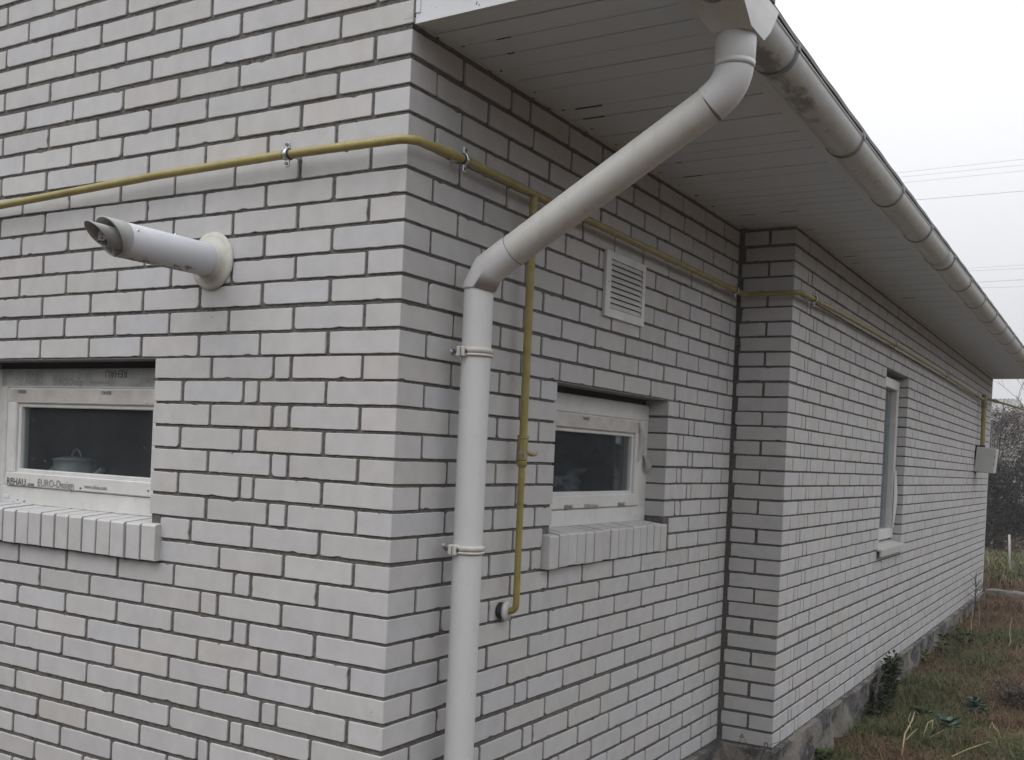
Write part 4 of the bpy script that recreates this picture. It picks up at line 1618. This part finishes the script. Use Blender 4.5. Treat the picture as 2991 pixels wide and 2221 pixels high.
# ------------------------------------------------------------------ ground
def gz(x, y):
    near = -2.735 + .012 * max(0, min(7, y - 3.5))
    if y > 9.6:
        near += (y - 9.6) * .05
    near = min(near, -2.56)
    if y > 11.24:
        t = min(1, (y - 11.24) / .03)
        near = near * (1 - t) + (-2.485) * t
        near -= .0 if y < 14 else min(.35, (y - 14) * .03)
    b = noise.noise(Vector((x * 1.3, y * 1.3, 0))) * .035 + noise.noise(Vector((x * 4.5, y * 4.5, 5))) * .018
    if y > 40 or x > 20 or x < -20 or y < -20:
        b *= 2
    return near + b
mb = Mb()
def axis_pts(lo, hi, f0, f1, st):
    a = []
    x = f0
    while x <= f1:
        a.append(x); x += st
    d, p = st, f0
    left = []
    while p > lo:
        d *= 1.35; p -= d; left.append(max(p, lo))
    d, p = st, a[-1]
    rightp = []
    while p < hi:
        d *= 1.35; p += d; rightp.append(min(p, hi))
    return left[::-1] + a + rightp
gxs = axis_pts(-150, 150, -.2, 2.6, .07)
gys = axis_pts(-100, 150, 2.2, 17.0, .07)
gys = sorted(set(gys + [11.235, 11.272]))
v = [(x, y, gz(x, y)) for y in gys for x in gxs]
nx = len(gxs)
mb.add(v, [(j * nx + i, j * nx + i + 1, (j + 1) * nx + i + 1, (j + 1) * nx + i) for j in range(len(gys) - 1) for i in range(nx - 1)], 0, True)
mesh_obj('ground', mb, M['ground'], base=(0, 0, 0), kind='structure')

# rough concrete kerb running out from the far corner
mb = Mb()
n_ = 60
v = []
for i in range(n_ + 1):
    x = XF + .02 + 5.0 * i / n_
    yy = 11.20 - .05 * (x - XF)
    for (dy, z) in ((0, -2.75), (0, -2.512), (.012, -2.500), (.07, -2.500), (.08, -2.75)):
        h = .010 if z > -2.7 else 0
        v.append((x, yy + dy + rnd(-.008, .008), z + rnd(-h, h)))
mb.add(v, [(i * 5 + k, (i + 1) * 5 + k, (i + 1) * 5 + k + 1, i * 5 + k + 1) for i in range(n_) for k in range(4)])
tag(mesh_obj('concrete_kerb', mb, M['concrete']), 'low rough concrete kerb running out from the far corner of the house', 'kerb')

# ------------------------------------------------------------------ ground vegetation
def inside_house(x, y):
    if y < YI: return x < .05
    if y < YF: return x < D + .04 - .0085 * (y - YI)
    return False
def blades(mb, n_, xr, yr, hr, dens, lean=1.0, wid=.004):
    made = 0
    tries = 0
    while made < n_ and tries < n_ * 12:
        tries += 1
        y = yr[0] + (yr[1] - yr[0]) * random.random() ** 1.5
        x = rnd(*xr)
        if inside_house(x, y): continue
        dn = dens(x, y)
        if random.random() > dn: continue
        made += 1
        h = rnd(*hr) * (0.6 + .6 * dn)
        a = rnd(0, 6.283)
        le = rnd(.3, 1.5) * lean
        dx, dy = math.cos(a), math.sin(a)
        z = gz(x, y) - .008
        w_ = wid * rnd(.6, 1.4) * (1 + .05 * max(0, y - 4))
        px, py = -dy * w_, dx * w_
        m = (x + dx * h * le * .35, y + dy * h * le * .35, z + h * .6)
        t = (x + dx * h * le, y + dy * h * le, z + h * rnd(.55, .95))
        mb.add([(x - px, y - py, z), (x + px, y + py, z), (m[0] + px * .7, m[1] + py * .7, m[2]), (m[0] - px * .7, m[1] - py * .7, m[2]), t], [(0, 1, 2, 3), (3, 2, 4)])
def green_d(x, y):
    g = noise.noise(Vector((x * 1.1 + 3, y * .8 + 7, 2)))
    d = max(0, min(1, (g + .05) * 2.2))
    for (cx, cy, r_) in ((.45, 4.2, .35), (.76, 4.9, .32), (.82, 8.4, .6), (.33, 3.5, .25), (1.3, 4.3, .5)):
        q = math.hypot(x - cx, (y - cy)) / r_
        d = max(d, max(0, 1 - q) * 1.5)
    return min(1, d)
mb = Mb()
blades(mb, 42000, (.1, 2.4), (2.9, 11.2), (.025, .10), lambda x, y: (1 - .75 * green_d(x, y)) * (.35 + .65 * max(0, min(1, .5 + noise.noise(Vector((x * 2.6, y * 2.6, 9))) * 1.3))), 1.7, .0018)
blades(mb, 6000, (-2.5, 2.6), (11.3, 19.0), (.05, .2), lambda x, y: .25 + .7 * max(0, min(1, .5 + noise.noise(Vector((x, y, 9))) * 1.2)), 1.2, .004)
tag(mesh_obj('dry_grass', mb, M['blade_dry'], base=(1, 6, -2.7)), 'matted dry brown grass covering the strip of ground beside the plinth', 'dry grass', kind='stuff')
mb = Mb()
blades(mb, 15000, (.1, 2.4), (2.9, 11.2), (.03, .11), green_d, 1.3, .0022)
blades(mb, 9000, (-2.5, 2.6), (11.3, 18.0), (.06, .26), lambda x, y: max(0, min(1, .5 + (y - 13) * .06 + noise.noise(Vector((x * .8, y * .8, 4))) * 1.2)), 1.0, .004)
tag(mesh_obj('green_grass', mb, M['blade_green'], base=(1, 6, -2.7)), 'short green grass and moss growing in patches through the dry grass', 'grass', kind='stuff')

def leaf(mb, p, d, ln, wd, up_=.2):
    d = Vector(d).normalized()
    s_ = d.cross(Vector((0, 0, 1)))
    if s_.length < 1e-3: s_ = Vector((1, 0, 0))
    s_.normalize()
    p = Vector(p)
    m = p + d * ln * .5 + Vector((0, 0, up_ * ln * .4))
    t = p + d * ln
    n_ = Vector((0, 0, .12 * wd))
    mb.add([p, m + s_ * wd * .5 + n_, t, m - s_ * wd * .5 + n_, m - n_], [(0, 4, 1), (1, 4, 2), (2, 4, 3), (3, 4, 0)], 0)
def weed(x, y, h, nl, ln, wd, mat, label, spread=.06, group=None):
    z = gz(x, y)
    mb = Mb()
    for i in range(nl):
        t = (i + .5) / nl
        a = i * 2.4 + rnd(-.4, .4)
        zz_ = z + h * t * rnd(.7, 1)
        d = Vector((math.cos(a), math.sin(a), rnd(.0, .7)))
        leaf(mb, (x + d.x * spread * .2, y + d.y * spread * .2, zz_), d, ln * rnd(.7, 1.2) * (1.1 - .4 * t), wd * rnd(.8, 1.2))
    t_ = thing('leafy_weed', (x, y, z), label, 'weed', group)
    mesh_obj('leaves', mb, M[mat], t_)
    mb = Mb()
    mb.sweep([(x, y, z - .02), (x + rnd(-.01, .01), y, z + h * .5), (x + rnd(-.02, .02), y + rnd(-.02, .02), z + h)], .003, 6)
    mesh_obj('stem', mb, M['stalk'], t_)
GW_ = 'leafy weeds growing on the strip by the plinth'
weed(.285, 6.75, .12, 22, .06, .035, 'leaf_green', 'bright green broad-leaved weed tight against the far stretch of plinth', group=GW_)
weed(.345, 7.30, .22, 30, .075, .03, 'leaf_green', 'tall bright green weed a step out from the plinth, with a pale stalk beside it', group=GW_)
weed(.47, 7.75, .16, 16, .10, .045, 'leaf_moss', 'dark drooping weed with long hanging leaves in the dry brown grass', group=GW_)
weed(.86, 5.25, .12, 46, .07, .04, 'leaf_blue', 'blue-green crinkled weed standing at the edge of the green patch', .08, group=GW_)
weed(.785, 4.62, .06, 14, .09, .06, 'leaf_blue', 'low pale grey-green weed with broad leaves lying in the green patch', group=GW_)
weed(.60, 4.92, .06, 26, .09, .05, 'leaf_green', 'dark flat-leaved green weed spreading left of the blue-green one', group=GW_)
weed(.33, 3.46, .08, 40, .07, .035, 'leaf_green', 'fresh green weed at the very bottom of the plinth near the step', group=GW_)
weed(.33, 8.10, .14, 24, .06, .03, 'leaf_moss', 'small dark green weed leaning on the plinth below the far window', group=GW_)

# mossy creeper bush leaning on the plinth
bx, by = .345, 4.62
z = gz(bx, by)
cr = thing('creeper_bush', (bx, by, z), 'dark mossy green bush climbing the stone plinth, with a dead twig on its shoulder', 'bush')
mb = Mb()
for i in range(1500):
    t = random.random()
    a = rnd(0, 6.283)
    wdt = .11 * (1 - .45 * t)
    yy = by + .55 * t + math.sin(a) * wdt * 1.2 * math.sqrt(random.random())
    xx = max(.30, bx + math.cos(a) * wdt * .75 * math.sqrt(random.random()))
    zz_ = z + .02 + t * .27 + rnd(-.06, .05)
    leaf(mb, (xx, yy, zz_), (rnd(-1, 1), rnd(-1, 1), rnd(-.6, .6)), .035, .022)
mesh_obj('leaves', mb, M['leaf_moss'], cr)
mb = Mb()
for i in range(7):
    mb.sweep([(bx + rnd(-.03, .03), by + rnd(-.05, .05), z), (bx - .02, by + rnd(.0, .2), z + .16), (bx - .03 + rnd(-.02, .02), by + rnd(.1, .4), z + .26)], [.005, .004, .002], 6)
for i in range(16):
    a = rnd(0, 6.28)
    p = Vector((bx + .02, by - .02, z + .22))
    mb.sweep([p, p + Vector((math.cos(a) * .03, math.sin(a) * .06, rnd(0, .02))), p + Vector((math.cos(a + .5) * .05, math.sin(a + .5) * .10, rnd(-.03, .03)))], [.003, .002, .001], 5)
mesh_obj('stems', mb, M['bark'], cr)

# dry stalks lying about
def stalk(pts, label, r_=.004):
    mb = Mb()
    P = [Vector(p) for p in pts]
    for p in P:
        p.z += gz(p.x, p.y)
    mb.sweep(P, [r_, *([r_ * .85] * (len(P) - 2)), r_ * .4], 6)
    return tag(mesh_obj('dry_stalk', mb, M['stalk']), label, 'stalk', 'dry stalks lying in the grass')
stalk([(.66, 3.82, .0), (.655, 3.92, .10), (.66, 4.1, .16), (.655, 4.2, .18)], 'pale dry stalk standing upright at the lower edge of the grass', .0055)
stalk([(.655, 3.95, .06), (.68, 3.98, .10), (.70, 4.05, .13)], 'short pale side twig forking off the upright dry stalk', .004)
stalk([(.70, 4.25, .02), (.71, 4.33, .09), (.73, 4.38, .10), (.735, 4.33, .06)], 'small hooked dry stalk curling over in the green patch')
stalk([(.715, 4.23, .02), (.75, 4.27, .03), (.80, 4.42, .05)], 'thin dry stalk lying flat beside the hooked one', .003)
stalk([(.42, 8.5, .0), (.40, 8.6, .10), (.395, 8.8, .24)], 'tall leaning dry stalk in front of the far plinth')
stalk([(.43, 9.0, .0), (.415, 9.05, .12), (.40, 9.1, .26)], 'second leaning dry stalk, closer to the far corner')
stalk([(.79, 8.0, .03), (.80, 8.05, .05), (.775, 8.2, .12), (.77, 8.4, .22)], 'bent dry stalk sticking up beside the distant green patch')
stalk([(.90, 3.95, .03), (.96, 4.1, .05), (1.05, 4.3, .05)], 'long dry stalk lying across the bare soil at the bottom right')
stalk([(1.0, 4.75, .04), (1.01, 4.8, .07), (1.03, 4.72, .05), (1.06, 4.7, .03)], 'frayed dry straw lying by the brown brush')
stalk([(.62, 4.35, .02), (.58, 4.45, .06), (.55, 4.7, .07)], 'thin dry stalk leaning out of the green grass near the bush', .003)

# clump of dry brown brush at the right edge
cx_, cy_ = 1.13, 5.62
z = gz(cx_, cy_)
br = thing('brush_clump', (cx_, cy_, z), 'clump of dark dry twiggy brush at the right edge of the grass', 'brush')
mb = Mb()
for i in range(260):
    a, b = rnd(0, 6.28), rnd(.1, 1.0)
    r_ = rnd(.06, .26)
    p = Vector((cx_ + rnd(-.05, .05), cy_ + rnd(-.08, .08), z - .01))
    m = p + Vector((math.cos(a) * r_ * .4, math.sin(a) * r_ * .4, r_ * b * .7))
    mb.sweep([p, m, m + Vector((math.cos(a) * r_ * .5, math.sin(a) * r_ * .5, r_ * b * rnd(-.1, .35)))], [.003, .0022, .0012], 4, caps=False)
mesh_obj('twigs', mb, M['bark'], br)
mb = Mb()
for i in range(500):
    a = rnd(0, 6.28); r_ = .2 * math.sqrt(random.random())
    leaf(mb, (cx_ + math.cos(a) * r_, cy_ + math.sin(a) * r_, z + rnd(0, .14)), (rnd(-1, 1), rnd(-1, 1), rnd(-.5, .5)), .035, .014)
mesh_obj('leaves', mb, M['leaf_brown'], br)

# twiggy weed against the far brick corner
tx, ty = .30, 9.7
z = gz(tx, ty)
tw = thing('twiggy_weed', (tx, ty, z), 'bare twiggy weed standing against the last metres of brick wall', 'weed')
mb = Mb()
mb.sweep([(tx, ty, z), (tx - .01, ty + .05, z + .2), (tx - .02, ty + .1, z + .46)], [.006, .005, .002], 6)
for i in range(26):
    t = rnd(.25, 1)
    p = Vector((tx - .02 * t, ty + .1 * t, z + .46 * t))
    a = rnd(0, 6.28)
    mb.sweep([p, p + Vector((math.cos(a) * .05, math.sin(a) * .12, rnd(.01, .06))), p + Vector((math.cos(a) * .07, math.sin(a) * .2, rnd(0, .1)))], [.0035, .0025, .0012], 4, caps=False)
mesh_obj('twigs', mb, M['bark'], tw)
mb = Mb()
for i in range(60):
    leaf(mb, (tx + rnd(-.03, .08), ty + rnd(-.1, .25), z + rnd(.12, .36)), (rnd(-1, 1), rnd(-1, 1), rnd(-.5, .5)), .03, .014)
mesh_obj('leaves', mb, M['leaf_brown'], tw)

# white plastic stake in the weeds
mb = Mb()
mb.lathe([(0, .0), (0, .0135), (.62, .0135), (.622, .011), (.60, .010), (.60, 0)], (.285, 13.3, -2.57), (-.055, 0, 1), 14)
tag(mesh_obj('plastic_stake', mb, M['pvc']), 'thin white plastic pipe stuck upright in the weeds beyond the far corner', 'stake')

# ------------------------------------------------------------------ background: thicket, trees, barn, power lines
def bush(name, x, y, wx, wy, h, nleaf, ls, mat, label, cat, group, zb=None, low=.0, bare=.0):
    z = gz(x, y) if zb is None else zb
    t_ = thing(name, (x, y, z), label, cat, group)
    mb = Mb()
    blobs = [(x + rnd(-.75, .75) * wx, y + rnd(-.7, .7) * wy, z + h * rnd(.1, .88), rnd(.25, .5)) for _ in range(22)]
    for i in range(nleaf):
        bx_, by_, bz_, r_ = random.choice(blobs)
        while True:
            q = Vector((rnd(-1, 1), rnd(-1, 1), rnd(-1, 1)))
            if q.length < 1: break
        p = Vector((bx_ + q.x * r_ * wx, by_ + q.y * r_ * wy, max(z + low * h, bz_ + q.z * r_ * h * .45)))
        leaf(mb, p, (rnd(-1, 1), rnd(-1, 1), rnd(-1, 1)), ls * rnd(.6, 1.4), ls * rnd(.4, .8))
    mesh_obj('leaves', mb, M[mat], t_)
    mb = Mb()
    for i in range(9):
        ex, ey = x + rnd(-.7, .7) * wx, y + rnd(-.6, .6) * wy
        mb.sweep([(x + rnd(-.2, .2) * wx, y, z - .1), ((x + ex) / 2, (y + ey) / 2, z + h * .45), (ex, ey, z + h * rnd(.7, .98))], [.035, .022, .006], 6)
    mesh_obj('stems', mb, M['bark'], t_)
    return t_
GT = 'thicket beyond the far end of the house'
bush('evergreen_bush', -.75, 18.6, 1.6, .9, 1.95, 24000, .055, 'leaf_dark', 'dark evergreen bush closest behind the far corner, behind the white stake', 'bush', GT)
bush('evergreen_bush', 1.3, 19.5, 1.6, 1.0, 2.0, 9000, .08, 'leaf_dark', 'dark evergreen bush to the right of the white stake, past the picture edge', 'bush', GT)
bush('evergreen_bush', -3.2, 19.5, 1.7, 1.0, 2.0, 7000, .08, 'leaf_dark', 'dark evergreen bush hidden mostly behind the house corner', 'bush', GT)
bush('withered_bush', -.9, 21.4, 1.6, .8, 3.25, 30000, .055, 'leaf_brown', 'reddish-brown withered bush rising above the dark evergreen bush', 'bush', GT)
bush('withered_bush', 1.2, 22.4, 1.7, 1.0, 3.4, 9000, .09, 'leaf_brown', 'tall brown withered bush at the right end of the thicket', 'bush', GT)
bush('withered_bush', -3.4, 22.4, 1.8, 1.0, 3.0, 7000, .09, 'leaf_brown', 'low brown withered bush at the left end of the thicket', 'bush', GT)

def bare_tree(x, y, h, label, seed, lean=0):
    st = random.getstate()
    random.seed(seed)
    z = gz(x, y)
    t_ = thing('bare_tree', (x, y, z), label, 'tree', 'bare trees behind the thicket')
    tr, cr_ = Mb(), Mb()
    def grow(p, d, ln, r_, depth):
        q = p + d * ln * .5 + Vector((rnd(-1, 1), rnd(-1, 1), rnd(-.3, .6))) * ln * .06
        e = p + d * ln
        (tr if depth < 2 else cr_).sweep([p, q, e], [r_, r_ * .85, r_ * .68], 6 if depth < 2 else 4, caps=False)
        if depth >= 6: return
        for i in range(2 if depth < 1 else rnd(2, 3.6).__int__()):
            nd = (d + Vector((rnd(-1, 1), rnd(-1, 1), rnd(-.25, .7))) * (.55 + .07 * depth)).normalized()
            grow(p + d * ln * rnd(.6, 1.0), nd, ln * rnd(.6, .82), r_ * .6, depth + 1)
    grow(Vector((x, y, z)), Vector((lean, 0, 1)).normalized(), h * .42, .055, 0)
    mesh_obj('trunk', tr, M['bark'], t_)
    mesh_obj('crown', cr_, M['bark'], t_)
    random.setstate(st)
bare_tree(-1.22, 30.0, 5.0, 'bare leafless tree standing right of the grey barn roof', 5)
bare_tree(.6, 33.0, 5.4, 'taller bare tree further right, beyond the picture edge', 11)
bare_tree(-3.0, 27.5, 3.7, 'small bare tree just behind the house corner, left of the barn gable', 23)

# unseen ring of trees added to darken the reflections in the panes
mb = Mb()
for i in range(9000):
    t = random.random()
    a = R(24 + 221 * t)                          # compass sweep from ahead-right round to behind-left
    rad = 13.5 + rnd(-1.2, 1.2)
    h = 3.6 + 1.5 * noise.noise(Vector((t * 14, 0, 3)))
    leaf(mb, (1.0 + rad * math.sin(a), 3.0 + rad * math.cos(a), -2.8 + rnd(0, 1) * h), (rnd(-1, 1), rnd(-1, 1), rnd(-1, 1)), .55, .4)
for i in range(60):
    q = []
    for e in (0, 1):
        a = R(24 + 221 * (i + e) / 60)
        h = 2.9 + .9 * noise.noise(Vector(((i + e) * .4, 0, 8)))
        q.append((1.0 + 14.4 * math.sin(a), 3.0 + 14.4 * math.cos(a), h))
    mb.add([(q[0][0], q[0][1], -3), (q[1][0], q[1][1], -3), (q[1][0], q[1][1], -3 + q[1][2]), (q[0][0], q[0][1], -3 + q[0][2])], [(0, 1, 2, 3)])
tag(mesh_obj('added_treeline', mb, M['leaf_dark'], base=(1, 3, -2.8)), 'unseen belt of dark foliage added to darken the reflections in the window panes', 'added trees', kind='stuff')

# barn
bn = thing('old_barn', (-3.6, 47, -2.8), 'old barn with a grey corrugated gable roof far behind the bushes', 'barn')
def sl(mb, a, b, c, d, t=.08):
    v = [Vector(p) for p in (a, b, c, d)]
    n_ = (v[1] - v[0]).cross(v[3] - v[0]).normalized() * t
    mb.add([*v, *[p - n_ for p in v]], [(0, 1, 2, 3), (7, 6, 5, 4), (0, 4, 5, 1), (1, 5, 6, 2), (2, 6, 7, 3), (3, 7, 4, 0)])
mb = Mb()
mb.box(-7.5, -2.3, 45.1, 50.4, -2.9, 1.50)
mb.add([(-2.3, 45.1, 1.5), (-2.3, 50.4, 1.5), (-2.9, 47.0, 2.05)], [(0, 1, 2)])
mesh_obj('wall', mb, M['barn_wall'], bn)
mb = Mb()
sl(mb, (-7.6, 44.7, 1.42), (-2.62, 44.7, 1.42), (-2.88, 47.0, 2.12), (-7.6, 47.0, 2.12))
sl(mb, (-7.6, 50.6, 1.2), (-7.6, 47.0, 2.12), (-2.88, 47.0, 2.12), (-2.0, 50.6, 1.2))
sl(mb, (-2.88, 46.98, 2.10), (-2.60, 44.72, 1.40), (-2.0, 46.5, 1.40), (-2.1, 50.0, 1.4))
for i in range(30):
    x = -7.5 + i * .165
    mb.sweep([(x, 44.72, 1.43), (x - .02, 47.0, 2.13)], .03, 5, caps=False)
mesh_obj('roof', mb, M['slate'], bn)
mb = Mb()
mb.box(-4.0, -3.25, 44.2, 45.1, -2.8, 1.10)
sl(mb, (-4.1, 43.9, 1.0), (-3.2, 43.9, 1.0), (-3.2, 45.12, 1.38), (-4.1, 45.12, 1.38))
mesh_obj('porch', mb, M['slate'], bn)

# power lines
def power_line(x0, z0, x1, z1, Y, r_, label):
    mb = Mb()
    dx, dz_ = x1 - x0, z1 - z0
    A = Vector((x0 - 6 * dx, Y, z0 - 6 * dz_ ))
    B = Vector((x1 + 6 * dx, Y, z1 + 6 * dz_ ))
    P = [A + (B - A) * i / 30 for i in range(31)]
    mb.sweep(P, r_, 5)
    tag(mesh_obj('power_line', mb, M['cable']), label, 'power line', 'overhead power lines crossing the white sky')
S_ = 1.0
PL = [(-7.119, 10.437, -2.405, 10.497, .008, 'thin power line, highest of the upper bundle in the sky'),
      (-6.964, 10.258, -2.395, 10.285, .008, 'thin power line, middle one of the upper bundle of three'),
      (-6.809, 10.031, -2.386, 10.067, .008, 'thin power line, lowest of the upper bundle of three'),
      (-6.314, 9.322, -2.352, 9.321, .012, 'darker single power line between the upper and the lower bundle'),
      (-4.211, 6.569, -2.229, 6.597, .008, 'faint power line, topmost of the lower bundle above the gutter end'),
      (-4.135, 6.475, -2.223, 6.463, .008, 'faint power line close under the topmost of the lower bundle'),
      (-3.826, 6.031, -2.205, 6.051, .012, 'darker power line, third from the top in the lower bundle'),
      (-3.672, 5.814, -2.193, 5.795, .008, 'faint power line, lowest of all, ending nearest the gutter')]
for (x0, z0, x1, z1, r_, lab) in PL:
    power_line(x0, z0, x1, z1, 40.0, r_, lab)

# ------------------------------------------------------------------ thin haze of the overcast day
hm = bpy.data.materials.new('thin_haze')
hm.use_nodes = True
ht = hm.node_tree
ht.nodes.clear()
hv = ht.nodes.new('ShaderNodeVolumePrincipled')
hv.inputs['Color'].default_value = (0.93, 0.95, 0.98, 1)
hv.inputs['Density'].default_value = 0.0035
hv.inputs['Anisotropy'].default_value = 0.2
ho = ht.nodes.new('ShaderNodeOutputMaterial')
ht.links.new(hv.outputs[0], ho.inputs['Volume'])
mb = Mb()
mb.box(-152, 152, -102, 152, -4.6, 12.5)
hz = mesh_obj('haze', mb, hm, base=(0, 0, -4.6), kind='stuff')
tag(hz, 'thin pale haze of an overcast day in the air around the house', 'haze', kind='stuff')
